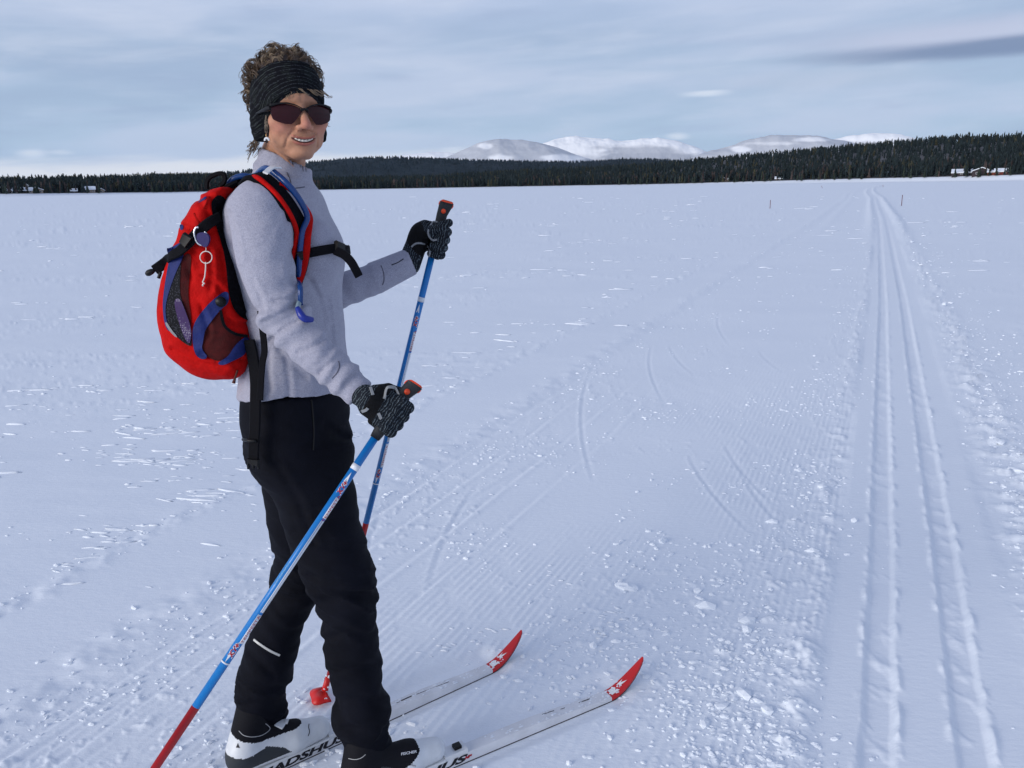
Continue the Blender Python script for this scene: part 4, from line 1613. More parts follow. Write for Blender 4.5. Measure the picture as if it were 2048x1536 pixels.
def f_head(q):
    q = face(q)
    s = np.abs(q[:, 0])
    m = np.stack([s, q[:, 1], q[:, 2]], -1)
    d = f_skull(q)
    d = smin(d, ell(m, (0, -0.034, 0.030), (0.0525, 0.066, 0.055)), 0.020)
    d = smin(d, cone(m, (0.046, -0.040, 0.004), (0.012, -0.092, 0.060), 0.013, 0.0125), 0.016)
    d = smin(d, ell(q, (0, -0.0905, 0.070), (0.0155, 0.0125, 0.0150)), 0.014)
    d = smin(d, ell(m, (0.037, -0.024, 0.062), (0.023, 0.020, 0.020)), 0.016)
    d = smin(d, ell(m, (0.034, -0.040, 0.069), (0.014, 0.013, 0.012)), 0.010)
    d = smin(d, ell(q, (0, -0.060, 0.070), (0.031, 0.022, 0.019)), 0.014)
    d = smin(d, ell(m, (0.033, -0.058, 0.050), (0.017, 0.022, 0.016)), 0.016)
    d = smin(d, cone(m, (0.006, 0.021, 0.080), (0.040, 0.020, 0.064), 0.011, 0.010), 0.014)
    # eye sockets
    d = smax(d, -ell(m, (0.031, 0.000, 0.092), (0.017, 0.012, 0.014)), 0.010)
    # nose
    d = smin(d, chain(q, [(0, 0.006, 0.083), (0, -0.020, 0.099), (0, -0.035, 0.107)], [0.0065, 0.0078, 0.0098]), 0.008)
    d = smin(d, ell(m, (0.0115, -0.0400, 0.0955), (0.0072, 0.0068, 0.0095)), 0.005)
    d = smax(d, -ell(m, (0.0062, -0.0480, 0.1005), (0.0030, 0.0022, 0.0042)), 0.002)
    # lips
    bow = 12.0 * q[:, 0] ** 2
    ql = np.stack([q[:, 0], q[:, 1] - bow, q[:, 2] + 7.5 * q[:, 0] ** 2], -1)
    up = ell(ql, (0, -0.0618, 0.0900), (0.0295, 0.0017, 0.0040))
    lo = ell(ql, (0, -0.0742, 0.0880), (0.0230, 0.0028, 0.0046))
    d = smin(d, np.minimum(up, lo), 0.004)
    d = smax(d, -ell(ql, (0, -0.0676, 0.0930), (0.0282, 0.0036, 0.0105)), 0.0018)
    # smile folds
    def crease(pts, amp, w):
        pts = np.array(pts); dd = np.full(len(m), 1.0)
        for i in range(len(pts) - 1):
            ab = pts[i + 1] - pts[i]
            tt = np.clip(((m[:, :2] - pts[i]) @ ab) / (ab @ ab), 0, 1)
            dd = np.minimum(dd, vlen(m[:, :2] - pts[i] - tt[:, None] * ab))
        return amp * np.exp(-(dd / w) ** 2) * sstep(m[:, 2], 0.02, 0.045)
    d = d + crease([(0.0165, -0.041), (0.0240, -0.050), (0.0310, -0.063), (0.0325, -0.078)], 0.0026, 0.0020)
    d = d + crease([(0.0405, -0.050), (0.0430, -0.064), (0.0405, -0.082)], 0.0006, 0.0026)
    d = d + crease([(0.030, -0.090), (0.036, -0.082)], 0.0006, 0.0022)
    chin = ell(ql, (0, -0.0830, 0.0900), (0.014, 0.0018, 0.0055))
    d = smax(d, -chin, 0.006)
    # ears
    e = ell(m, (0.0620, -0.018, -0.002), (0.0070, 0.030, 0.017))
    e = smin(e, ell(m, (0.0625, -0.0465, 0.004), (0.0055, 0.010, 0.008)), 0.006)
    d = smin(d, e, 0.006)
    # neck
    n = cone(q, NECK_T, NECK_B, 0.0455, 0.050)
    d = smin(d, n, 0.022)
    tend = cone(q, to_l(P(533, 282, 1.645)) / np.array([1, LOW, 1]), to_l(P(588, 334, 1.645)) / np.array([1, LOW, 1]), 0.0012, 0.0015)
    d = smin(d, tend, 0.012)
    return d


def f_body(p):
    d = f_head(to_l(p))
    # the shoulders and chest under the sweater
    inner = np.maximum(torso(p) + 0.030, 1.10 - p[:, 2])
    return smin(d, inner, 0.02)


BV, BF = surface(f_body, (-0.66, 1.50, 1.10), (-0.24, 1.90, 1.74), 0.0026)
body = mesh_obj("body", BV, BF, None, person)
M_SKIN = material("skin", attr="tint", rough=0.55, spec=0.28, vary=0.10, vscale=75, bump=0.0006, bscale=420, bdetail=5)
M_SKIN.node_tree.nodes['Principled BSDF'].inputs['Subsurface Weight'].default_value = 0.12
M_SKIN.node_tree.nodes['Principled BSDF'].inputs['Subsurface Radius'].default_value = (0.006, 0.0025, 0.0015)
body.data.materials.append(M_SKIN)
L = face(to_l(BV))
mL = np.stack([np.abs(L[:, 0]), L[:, 1], L[:, 2]], -1)
skin = np.tile(np.array([0.48, 0.242, 0.148]), (len(BV), 1))
def blend(c, w):
    global skin
    skin = skin * (1 - w[:, None]) + np.array(c) * w[:, None]
blend((0.52, 0.20, 0.145), 0.8 * np.exp(-(vlen((mL - np.array([0.040, -0.034, 0.070])) / np.array([0.020, 0.018, 0.03])) ** 2)))
blend((0.52, 0.19, 0.14), 0.8 * np.exp(-(vlen((L - np.array([0, -0.034, 0.11])) / np.array([0.014, 0.014, 0.02])) ** 2)))
blend((0.40, 0.21, 0.14), 0.5 * sstep(L[:, 1], -0.085, -0.12))
bow = 12.0 * L[:, 0] ** 2
QL = np.stack([L[:, 0], L[:, 1] - bow, L[:, 2] + 7.5 * L[:, 0] ** 2], -1)
lip = np.minimum(ell(QL, (0, -0.0618, 0.0900), (0.0295, 0.0017, 0.0040)), ell(QL, (0, -0.0742, 0.0880), (0.0230, 0.0028, 0.0046)))
blend((0.38, 0.105, 0.085), 0.8 * sstep(lip, 0.0013, 0.0))
cav = ell(QL, (0, -0.0676, 0.0930), (0.0292, 0.0042, 0.0115))
blend((0.10, 0.02, 0.02), sstep(cav, 0.0006, -0.0004))
point_color(body, 'tint', skin)

# teeth: a curved row behind the lips
tw = 0.0190
xs = np.linspace(-tw, tw, 25)
tv = []
for x in xs:
    b_ = 12.0 * x * x
    f_ = 0.0893 - 7.5 * x * x
    hgt = 0.0048 * (1 - 0.55 * (abs(x) / tw) ** 2)
    for (du, df) in ((-0.0642, 0), (-0.0642 - hgt, -0.0006), (-0.0642 - hgt, -0.004), (-0.0642, -0.004)):
        tv.append((x, du + b_, f_ + df - 0.0011 * (1 + math.cos(x / 0.0065 * 2 * math.pi))))
tf = [(i * 4 + s, i * 4 + (s + 1) % 4, i * 4 + 4 + (s + 1) % 4, i * 4 + 4 + s) for i in range(24) for s in range(4)] + [(0, 1, 2, 3), (96, 99, 98, 97)]
mesh_obj("teeth", to_w(unface(np.array(tv))), tf, material("teeth", (0.86, 0.80, 0.69), 0.35, 0.25), body)
for s in (-1, 1):
    v_, f_ = ico(3)
    mesh_obj("eye", to_w(v_ * 0.0115 + np.array([s * 0.031, 0.0, 0.071])), f_, material("eye_white", (0.7, 0.68, 0.66), 0.2, 0.5), body)


# --- headband
def band_low(f):
    return np.interp(f, [-0.10, -0.06, -0.02, 0.012, 0.030, 0.040, 0.050, 0.060, 0.068, 0.076, 0.083, 0.09, 0.10], [-0.020, -0.034, -0.052, -0.056, -0.046, -0.032, -0.017, -0.004, 0.005, 0.014, 0.022, 0.031, 0.036])


def band_up(f):
    return np.interp(f, [-0.10, -0.07, -0.02, 0.02, 0.06, 0.085, 0.10], [0.018, 0.028, 0.058, 0.080, 0.094, 0.098, 0.099])


def f_band(q):
    m = np.stack([np.abs(q[:, 0]), q[:, 1], q[:, 2]], -1)
    d = smin(f_skull(q) - 0.0065, f_head(q) - 0.0042, 0.008)
    d = smin(d, ell(m, (0.0560, -0.018, -0.004), (0.0165, 0.044, 0.030)), 0.018)
    lo, up = band_low(q[:, 2]), band_up(q[:, 2])
    v = (q[:, 1] - lo) / (up - lo)
    d = d - 0.0005 * np.sin(v * 2 * np.pi * 8.5)
    d = d + 0.0010 * n3(q, 24.0, 3)
    cap = np.maximum(lo - q[:, 1], q[:, 1] - up)
    return smax(d, cap * 0.8, 0.006)


lo_, hi_ = np.array([-0.095, -0.075, -0.115]), np.array([0.095, 0.115, 0.110])
HV, HF = surface(f_band, lo_, hi_, 0.0020)
band = mesh_obj("headband", to_w(HV), HF, None, person)
vv = (HV[:, 1] - band_low(HV[:, 2])) / (band_up(HV[:, 2]) - band_low(HV[:, 2]))
point_float(band, 'across', vv)


def material_band():
    m = material("striped_merino", (0.02, 0.02, 0.025), 0.9, 0.15)
    t = NT(m.node_tree)
    b = t.n['Principled BSDF']
    a = t.node('ShaderNodeAttribute', attribute_name='across').outputs['Fac']
    co = t.node('ShaderNodeTexCoord').outputs['Object']
    n = t.noise(co, 60.0, 3.0, 0.6)
    fine = t.noise(co, 500.0, 2.0, 0.6)
    ph = t.math('MULTIPLY_ADD', n, 0.05, a)
    s1 = t.math('SINE', t.math('MULTIPLY', ph, 2 * math.pi * 8.5))
    s2 = t.math('SINE', t.math('MULTIPLY', ph, 2 * math.pi * 19.0))
    f1 = t.math('MULTIPLY', t.smooth(s1, 0.70, 1.0), t.smooth(fine, 0.42, 0.62))
    f2 = t.math('MULTIPLY', t.smooth(s2, 0.6, 0.98), t.smooth(n, 0.45, 0.62))
    c = t.mix(f1, (0.007, 0.0075, 0.010, 1), (0.05, 0.056, 0.064, 1))
    c = t.mix(t.math('MULTIPLY', f2, 0.7), c, (0.05, 0.065, 0.055, 1))
    t.put(b.inputs['Base Color'], c)
    b.inputs['Specular IOR Level'].default_value = 0.05
    bp = t.node('ShaderNodeBump')
    bp.inputs['Distance'].default_value = 0.0006
    t.put(bp.inputs['Height'], fine)
    t.put(b.inputs['Normal'], bp.outputs[0])
    return m


band.data.materials.append(material_band())


# --- hair: a dark cap with many loose curls
def f_cap(q):
    d = f_skull(q) - 0.004 + 0.004 * n3(q, 40.0, 8)
    d = smin(d, ell(q, (0, 0.056, -0.040), (0.052, 0.042, 0.042)), 0.02)
    up = band_up(q[:, 2])
    return np.maximum(d, up - 0.012 - q[:, 1])


CV, CF = surface(f_cap, np.array([-0.09, -0.01, -0.13]), np.array([0.09, 0.14, 0.10]), 0.004)
hair = mesh_obj("hair", to_w(CV), CF, None, person)


def strands(spec):
    V, F, C = [], [], []
    base = 0
    for path, rad, c in spec:
        v, f = tube_rings(path, np.linspace(rad, rad * 0.55, len(path)), 4, cap=False)
        V.append(v); F.append(np.array(f) + base); base += len(v)
        C.append(np.tile(c, (len(v), 1)))
    return np.concatenate(V), np.concatenate(F), np.concatenate(C)


def hair_col():
    k = random.random()
    dark, mid, light = np.array([0.042, 0.026, 0.017]), np.array([0.125, 0.082, 0.050]), np.array([0.34, 0.255, 0.165])
    return dark * (1 - k) + mid * k if random.random() < 0.66 else mid * (1 - k) + light * k


def curls():
    spec = []
    n = 0
    R3 = np.array([0.0655, 0.081, 0.081])
    while n < 430:
        th = random.uniform(0, 2 * math.pi); zz_ = random.uniform(0.0, 1.0)
        s_ = math.sqrt(max(0, 1 - zz_ * zz_))
        nv = np.array([s_ * math.cos(th), zz_, s_ * math.sin(th)])
        p0 = np.array([0, 0.034, -0.003]) + nv * R3
        if p0[1] < band_up(np.array([p0[2]]))[0] - 0.004:
            continue
        n += 1
        nrm = nv / R3; nrm /= np.linalg.norm(nrm)
        rg = np.random.default_rng(n)
        t1 = np.cross(nrm, rg.normal(size=3)); t1 /= np.linalg.norm(t1)
        back = 1.0 if p0[2] < -0.02 else 0.55
        out = random.uniform(0.001, 0.015) * (0.75 + 0.6 * back)
        drift = t1 * random.uniform(0.010, 0.026) + np.array([0, -0.008 - 0.012 * (p0[2] < -.02), 0]) * random.random()
        R = random.choice((0.004, 0.007, 0.010, 0.012)) * random.uniform(0.8, 1.15)
        turns = random.uniform(0.45, 1.25)
        k = 14
        tt = np.linspace(0, 1, k)[:, None]
        e1 = nrm; e2 = np.cross(t1, nrm)
        ph = random.uniform(0, 6.28)
        ang = ph + tt * turns * 2 * np.pi
        path = p0 + nrm * (out * np.sin(tt * np.pi * 0.65)) + drift * tt + (e1 * np.sin(ang) + e2 * np.cos(ang)) * R * np.minimum(1, tt * 2.5)
        lock = hair_col()
        for m_ in range(6):
            off = rg.normal(size=3) * 0.0017
            path2 = path + off * (0.4 + 0.9 * tt) + rg.normal(size=3) * 0.0012 * tt ** 2
            spec.append((to_w(path2), random.uniform(0.0006, 0.0010), lock * random.uniform(0.7, 1.3)))
    # single flyaway hairs round the crown
    for i in range(170):
        rg = np.random.default_rng(5000 + i)
        th = rg.uniform(0, 6.28); zz_ = rg.uniform(0.25, 1.0); s_ = math.sqrt(1 - zz_ * zz_)
        nv = np.array([s_ * math.cos(th), zz_, s_ * math.sin(th)])
        p0 = np.array([0, 0.034, -0.003]) + nv * R3 * 1.08
        if p0[1] < band_up(np.array([p0[2]]))[0] + 0.004:
            continue
        t1 = np.cross(nv, rg.normal(size=3)); t1 /= np.linalg.norm(t1)
        L_ = rg.uniform(.010, .024)
        pts_ = [p0, p0 + nv * L_ * .6 + t1 * L_ * .3, p0 + nv * L_ * .75 + t1 * L_ * .9, p0 + nv * L_ * .45 + t1 * L_ * 1.3]
        spec.append((to_w(spline(pts_, 10)), 0.00045, hair_col()))
    # wisps at the brow and the nape
    for i in range(18):
        x = random.uniform(-0.005, 0.050)
        p0 = np.array([x, 0.038, 0.094 - 5.5 * x * x])
        p1 = p0 + np.array([random.uniform(.006, .016), -random.uniform(.006, .013), .004])
        p2 = p1 + np.array([random.uniform(.004, .012), random.uniform(-.004, .004), -.004])
        spec.append((to_w(spline([p0, p1, p2], 8)), 0.0006, np.array([0.25, 0.18, 0.115]) * random.uniform(.6, 1.2)))
    for i in range(60):
        f_ = random.uniform(0.060, 0.090)
        x = -math.sqrt(max(0.0, 1 - ((f_ + .006) / 0.0895) ** 2)) * 0.064 if f_ < 0.083 else random.uniform(-0.030, 0.0)
        u0 = float(band_low(np.array([f_]))[0]) + 0.002
        p0 = np.array([x, u0, f_ + .001])
        p1 = p0 + np.array([random.uniform(-.002, .004), -random.uniform(.002, .005), .0015])
        p2 = p1 + np.array([random.uniform(-.006, -.001), -random.uniform(.001, .004), .000])
        spec.append((to_w(spline([p0, p1, p2], 6)), 0.0005, np.array([0.27, 0.19, 0.115]) * random.uniform(.6, 1.2)))
    for i in range(60):
        p0 = np.array([-0.066, -0.052, -0.02]) + np.random.default_rng(i).normal(size=3) * np.array([.004, .004, .010])
        p1 = p0 + np.array([-.002, -.010, -.008]) + np.random.default_rng(i + 99).normal(size=3) * .003
        p2 = p1 + np.array([-.006, -.006, -.012]) + np.random.default_rng(i + 199).normal(size=3) * .004
        spec.append((to_w(spline([p0, p1, p2], 8)), 0.0007, hair_col()))
    for i in range(26):
        p0 = np.array([0.066, -0.008, 0.03]) + np.random.default_rng(i + 7).normal(size=3) * np.array([.002, .005, .006])
        p1 = p0 + np.array([.006, -.008, 0]) + np.random.default_rng(i + 399).normal(size=3) * .003
        spec.append((to_w(spline([p0, p1], 6)), 0.0005, hair_col()))
    for i in range(12):
        p0 = np.array([-0.060, -0.018, 0.048]) + np.random.default_rng(i + 17).normal(size=3) * np.array([.002, .007, .003])
        p1 = p0 + np.array([-.001, -.014, -.002]) + np.random.default_rng(i + 499).normal(size=3) * .002
        spec.append((to_w(spline([p0, p1], 6)), 0.0005, np.array([0.34, 0.28, 0.21]) * random.uniform(.6, 1.1)))
    return strands(spec)


M_HAIR = material("curly_hair", attr="tint", rough=0.45, spec=0.4)
kv, kf, kc = curls()
point_color(hair, 'tint', np.tile(np.array([0.05, 0.031, 0.021]), (len(CV), 1)))
hair.data.materials.append(M_HAIR)
curl = mesh_obj("curls", kv, kf, M_HAIR, hair)
point_color(curl, 'tint', kc)

# ------------------------------------------------------------------ sunglasses
glasses = empty("sunglasses", tuple(HB))
tag(glasses, "wraparound sunglasses with dark maroon lenses worn by the woman", "sunglasses")


def lens_f(x):
    return 0.1025 - 5.6 * x * x


def lens_obj(sgn):
    nx, ny = 30, 9
    xs = np.linspace(0.0035, 0.0595, nx)
    top = np.interp(xs, [0.0035, 0.010, 0.018, 0.032, 0.048, 0.0595], [-0.0015, 0.0020, 0.0055, 0.0085, 0.0075, 0.0045])
    bot = np.interp(xs, [0.0035, 0.007, 0.013, 0.019, 0.025, 0.036, 0.050, 0.0572, 0.0595], [-0.0060, -0.0090, -0.0165, -0.0240, -0.0290, -0.0285, -0.0240, -0.0195, -0.0110])
    V = []
    for lay in (0, -0.0016):
        for i in range(nx):
            for j in range(ny):
                u = top[i] + (bot[i] - top[i]) * j / (ny - 1)
                V.append((sgn * xs[i], u, lens_f(xs[i]) + lay - 0.9 * (u + .01) ** 2 * 10))
    F = []
    for i in range(nx - 1):
        for j in range(ny - 1):
            a = i * ny + j
            F.append((a, a + 1, a + ny + 1, a + ny)); b = a + nx * ny
            F.append((b, b + ny, b + ny + 1, b + 1))
    N = nx * ny
    for i in range(nx - 1):
        F.append((i * ny, (i + 1) * ny, (i + 1) * ny + N, i * ny + N))
        F.append((i * ny + ny - 1, i * ny + ny - 1 + N, (i + 1) * ny + ny - 1 + N, (i + 1) * ny + ny - 1))
    for j in range(ny - 1):
        F.append((j, j + N, j + 1 + N, j + 1))
        a = (nx - 1) * ny + j
        F.append((a, a + 1, a + 1 + N, a + N))
    o = mesh_obj("lens", to_w(np.array(V)), F, M_LENS, glasses)
    import bmesh
    bm = bmesh.new(); bm.from_mesh(o.data); bmesh.ops.recalc_face_normals(bm, faces=bm.faces); bm.to_mesh(o.data); bm.free()
    o.data.set_sharp_from_angle(angle=math.radians(40))
    # frame along the brow and the temple arm
    pth = [(sgn * x, t_ + 0.0012, lens_f(x) + 0.0006) for x, t_ in zip(xs, top)]
    tube("frame", to_w(np.array(pth)), np.array([0.0010, 0.0012, 0.0014, 0.0020, 0.0030]), M_BLACK, glasses, 40, 8)
    arm = [(sgn * 0.0597, 0.001, lens_f(0.0597)), (sgn * 0.0645, 0.000, 0.068), (sgn * 0.0675, -0.001, 0.045), (sgn * 0.0700, -0.003, 0.012)]
    tube("temple", to_w(np.array(arm)), np.array([0.0045, 0.0044, 0.0032, 0.0025]), M_BLACK, glasses, 24, 8)


M_LENS = material("maroon_lens", (0.028, 0.0045, 0.007), 0.12, 0.22)
lens_obj(-1); lens_obj(1)
tube("bridge", to_w(np.array([(-0.0075, -0.004, lens_f(.007) + .001), (0, -0.0015, lens_f(0) + .0015), (0.0075, -0.004, lens_f(.007) + .001)])), 0.0026, M_BLACK, glasses, 12, 8)

# ------------------------------------------------------------------ earring
ear_p = P(533.8, 280.5, 1.592)
earring = empty("earring", tuple(ear_p))
tag(earring, "small white hoop earring hanging below the striped headband", "earring")
a = np.linspace(-0.25, math.pi + 0.25, 18)
ring = ear_p + np.stack([0.0040 * np.cos(a), -0.0008 * np.cos(a), 0.0042 * np.sin(a)], -1)
tube("hoop", ring, 0.0021, M_WHITE, earring, 24, 8)
gold = material("gold", (0.8, 0.5, 0.2), 0.3, 0.5, metal=1.0)
tube("hook", np.stack([ear_p + np.array([0, 0, .0055]), ear_p + np.array([-.001, -.001, .010]), ear_p + np.array([-.001, .004, .013])]), 0.0006, gold, earring, 10, 6)
v_ = ear_p + np.array([(-.0022, -.001, -.0052), (.0022, -.001, -.0052), (0, -.001, -.0005), (-.0022, .001, -.0052), (.0022, .001, -.0052), (0, .001, -.0005)])
mesh_obj("charm", v_, [(0, 1, 2), (5, 4, 3), (0, 3, 4, 1), (1, 4, 5, 2), (2, 5, 3, 0)], M_BLACK, earring, smooth=False)

# ------------------------------------------------------------------ gloves
def material_glove():
    m = material("striped_glove_knit", (0.03, 0.035, 0.04), 0.9, 0.15)
    t = NT(m.node_tree)
    b = t.n['Principled BSDF']
    a = t.node('ShaderNodeAttribute', attribute_name='along')
    co = t.node('ShaderNodeTexCoord').outputs['Object']
    n = t.noise(co, 55.0, 2.0, 0.6)
    n2 = t.noise(co, 260.0, 2.0, 0.6)
    s = t.math('SINE', t.math('MULTIPLY_ADD', n, 16.0, t.math('MULTIPLY', a.outputs['Fac'], 1150.0)))
    f = t.math('MULTIPLY', t.smooth(s, 0.1, 0.95), t.smooth(n2, 0.34, 0.58))
    t.put(b.inputs['Base Color'], t.mix(f, (0.011, 0.014, 0.020, 1), (0.105, 0.13, 0.145, 1)))
    bp = t.node('ShaderNodeBump')
    bp.inputs['Distance'].default_value = 0.0010
    t.put(bp.inputs['Height'], s)
    t.put(b.inputs['Normal'], bp.outputs[0])
    return m


M_GLOVE = material_glove()
M_GPALM = material("black_glove_suede", (0.006, 0.006, 0.007), 0.85, 0.15, bump=0.0005, bscale=600)


def frame(A, W):
    A = A / np.linalg.norm(A)
    W = W - A * (W @ A); W /= np.linalg.norm(W)
    N = np.cross(A, W)
    return A, W, N


def glove(name, c, A, W, toward, wrist, wr_dir, fingers, thumb, palm, wrist_r, band_rng, label=None):
    """a closed hand: palm, four bent fingers and a thumb in one mesh; coordinates (along pole, away from wrist, towards viewer)"""
    A, W, N = frame(A, W)
    if N @ toward < 0:
        N = -N
    M = np.stack([A, W, N])
    pt = lambda v: np.asarray(v) @ M + c

    def f(p):
        d = None
        for (pts, rs) in palm:
            q = chain(p, [pt(v) for v in pts], rs)
            d = q if d is None else smin(d, q, 0.014)
        w = cone(p, wrist, pt((0, -0.030, 0)), wrist_r[0], wrist_r[1])
        d = smin(d, w, 0.012)
        for (pts, rs) in fingers:
            d = smin(d, chain(p, [pt(v) for v in pts], rs, 0.003), 0.0032)
        d = smin(d, chain(p, [pt(v) for v in thumb[0]], thumb[1], 0.003), 0.0035)
        return np.maximum(d, (p - wrist) @ (-wr_dir))
    allp = np.array([pt(v) for pts, _ in palm + fingers + [thumb] for v in pts] + [wrist])
    lo, hi = allp.min(0) - .035, allp.max(0) + .035
    V, F = surface(f, lo, hi, 0.0019)
    o = mesh_obj(name, V, F, None, person, mats=[M_GLOVE, M_GPALM])
    t = (V - wrist) @ wr_dir
    point_float(o, 'along', (V - c) @ W)
    tf_ = t[F].mean(1)
    Vc = V[F].mean(1)
    side = (Vc - c) @ N
    out_ = (Vc - c) @ W
    o.data.polygons.foreach_set('material_index', (((tf_ > band_rng[0]) & (tf_ < band_rng[1]) & (out_ < 0.004))).astype(np.int32))
    if label: o['label'] = label
    return o, pt, (V, F)


# near pole and far pole axes
N_TOP = P(823, 766, 1.475)
N_DIR_PX = [(823, 766), (310, 1536)]


def pole_end(top, pxa, pxb, length):
    """ground point on the sight plane through two photo pixels, at the pole's length from its top"""
    lo, hi = 1.0, 1.9
    best = None
    for k in np.linspace(0.95, 1.8, 500):
        px = np.array(pxa) + (np.array(pxb) - np.array(pxa)) * k
        g = G(px[0], px[1], 0.02)
        e = abs(np.linalg.norm(g - top) - length)
        if best is None or e < best[0]:
            best = (e, g)
    return best[1]


N_END = pole_end(N_TOP, *N_DIR_PX, 1.42)
print('near pole end', N_END, np.linalg.norm(N_END - N_TOP))
F_END = G(645, 1400, 0.0)
F_TOP = P(890, 405, 1.915)
print('far pole', F_END, F_TOP, np.linalg.norm(F_END - F_TOP))


def at_px(top, end, py):
    """distance from the top, along a pole, of the place seen at a photo row"""
    ts = np.linspace(0, 1, 4001)
    p = top + (end - top) * ts[:, None]
    q = (p - np.array([0, 0, EYE])) @ CAMR
    yy = 768 - FOC * q[:, 1] / -q[:, 2]
    return ts[np.argmin(np.abs(yy - py))] * np.linalg.norm(end - top)


# near hand (her right), back of the hand to the viewer
nA = (N_TOP - N_END) / np.linalg.norm(N_TOP - N_END)
n_on = N_TOP - nA * 0.075
view_n = -ray(775, 815) / np.linalg.norm(ray(775, 815))
nW = P(800, 838, 1.47) - A_WR
nA_, nW_, nN_ = frame(nA, nW)
if nN_ @ view_n < 0: nN_ = -nN_
n_c = n_on + nN_ * 0.014 + nW_ * (-0.019) + nA * 0.002
fing = []
for k, (o, L) in enumerate(((0.030, 0.92), (0.0105, 1.0), (-0.009, 0.96), (-0.0275, 0.80))):
    fing.append(([(o, 0.022, 0.006), (o - 0.002, 0.022 + 0.020 * L, -0.004), (o - 0.003, 0.022 + 0.016 * L, -0.026), (o - 0.003, 0.010, -0.038), (o - .003, -0.004, -0.034)],
                 [0.0118, 0.0112, 0.0100, 0.0092, 0.0085]))
palm_n = [([(0.024, -0.022, 0.0), (0.026, 0.018, 0.002)], [0.0135, 0.0130]), ([(0.002, -0.030, 0.002), (0.004, 0.018, 0.004)], [0.0165, 0.0150]), ([(-0.018, -0.026, 0.0), (-0.022, 0.014, 0.002)], [0.0140, 0.0130])]
thumb_n = ([(0.020, -0.030, -0.006), (0.038, -0.012, -0.020), (0.046, 0.010, -0.032), (0.042, 0.026, -0.034)], [0.0135, 0.0118, 0.0105, 0.0092])
wrn = P(788, 828, 1.466) - A_WR; wrn /= np.linalg.norm(wrn)
glove_n, _, GN = glove("glove", n_c, nA, nW, view_n, A_WR - wrn * 0.012, wrn, fing, thumb_n, palm_n, (0.0235, 0.0235), (0.034, 0.060))
# pull tab and light edges of the closure band
BVH_GN = bvh_of(*GN)
for pts in ([(741, 775), (744, 784), (746, 790)], [(724, 823), (732, 820), (736, 816)], [(771, 790), (768, 798)], [(757, 826), (761, 835), (763, 838)]):
    q, nn = on_body(BVH_GN, pts, 0.0008)
    ribbon("reflective_edge", q, nn, 0.006, 0.002, M_GREYTRIM, glove_n, 10)
q, nn = on_body(BVH_GN, [(770, 795), (775, 788)], 0.001)
a0 = P(769, 795, n_c[1] - .01); a1 = P(777, 774, n_c[1] - .01); a2 = P(790, 776, n_c[1] - .005); a3 = P(797, 788, n_c[1])
ribbon("pull_tab", np.array([a0, P(772, 780, n_c[1] - .01), a1, a2, a3]), np.tile(np.array([-.6, -.6, .5]), (5, 1)), 0.007, 0.0016, M_GREYTRIM, glove_n, 20)

# far hand (her left), thumb and finger tips towards the viewer
fA = (F_TOP - F_END) / np.linalg.norm(F_TOP - F_END)
f_on = F_TOP - fA * 0.088
view_f = -ray(866, 475) / np.linalg.norm(ray(866, 475))
fW = P(893, 470, 1.90) - B_WR
fA_, fW_, fN_ = frame(fA, fW)
if fN_ @ view_f < 0: fN_ = -fN_
f_c = f_on - fW_ * 0.012
fing = []
for k, (o, L) in enumerate(((0.024, 0.95), (0.0045, 1.0), (-0.015, 0.96), (-0.034, 0.80))):
    fing.append(([(o, 0.000, -0.028), (o - .001, 0.022 * L, -0.026), (o - .003, 0.022 + 0.013 * L, -0.006), (o - .004, 0.026 + .006 * L, 0.014), (o - .004, 0.014, 0.020)],
                 [0.0115, 0.0112, 0.0105, 0.0098, 0.0088]))
palm_f = [([(0.020, -0.026, -0.008), (0.022, 0.004, -0.022)], [0.0140, 0.0130]), ([(0.0, -0.034, -0.004), (0.002, 0.002, -0.020)], [0.0170, 0.0150]), ([(-0.020, -0.030, -0.004), (-0.026, 0.000, -0.020)], [0.0150, 0.0130]),
          ([(-0.012, -0.036, 0.006), (0.006, -0.016, 0.010)], [0.0150, 0.0140])]
thumb_f = ([(0.000, -0.022, 0.012), (0.012, -0.002, 0.022), (0.030, 0.020, 0.024), (0.046, 0.040, 0.018)], [0.0140, 0.0130, 0.0115, 0.0098])
wrf = P(866, 478, 1.905) - B_WR; wrf /= np.linalg.norm(wrf)
glove_f, _, GF = glove("glove", f_c, fA, fW, view_f, B_WR - wrf * 0.012, wrf, fing, thumb_f, palm_f, (0.0285, 0.0250), (0.040, 0.095))
BVH_GF = bvh_of(*GF)
q, nn = on_body(BVH_GF, [(823, 494), (832, 487), (845, 487), (855, 493), (860, 504), (858, 513)], 0.0008)
ribbon("reflective_edge", q, nn, 0.0045, 0.002, M_GREYTRIM, glove_f, 26)
q, nn = on_body(BVH_GF, [(873, 441), (866, 444), (857, 460), (858, 472), (866, 480), (874, 479)], 0.0008)
ribbon("reflective_edge", q, nn, 0.0045, 0.002, M_GREYTRIM, glove_f, 26)


# ------------------------------------------------------------------ lettering
_font_cache = {}


def text_geo(s, size, shear=0.0, width=1.0, bold=0.0):
    cu = bpy.data.curves.new("lettering", 'FONT')
    cu.body = s
    cu.size = size
    cu.align_x = 'CENTER'; cu.align_y = 'CENTER'
    cu.shear = shear
    cu.offset = bold
    cu.resolution_u = 3
    o = bpy.data.objects.new("lettering", cu)
    col.objects.link(o)
    dg = bpy.context.evaluated_depsgraph_get()
    me = bpy.data.meshes.new_from_object(o.evaluated_get(dg))
    v = np.array([x.co[:] for x in me.vertices]); f = [tuple(p.vertices) for p in me.polygons]
    bpy.data.objects.remove(o); bpy.data.curves.remove(cu); bpy.data.meshes.remove(me)
    v[:, 0] *= width
    return v, f


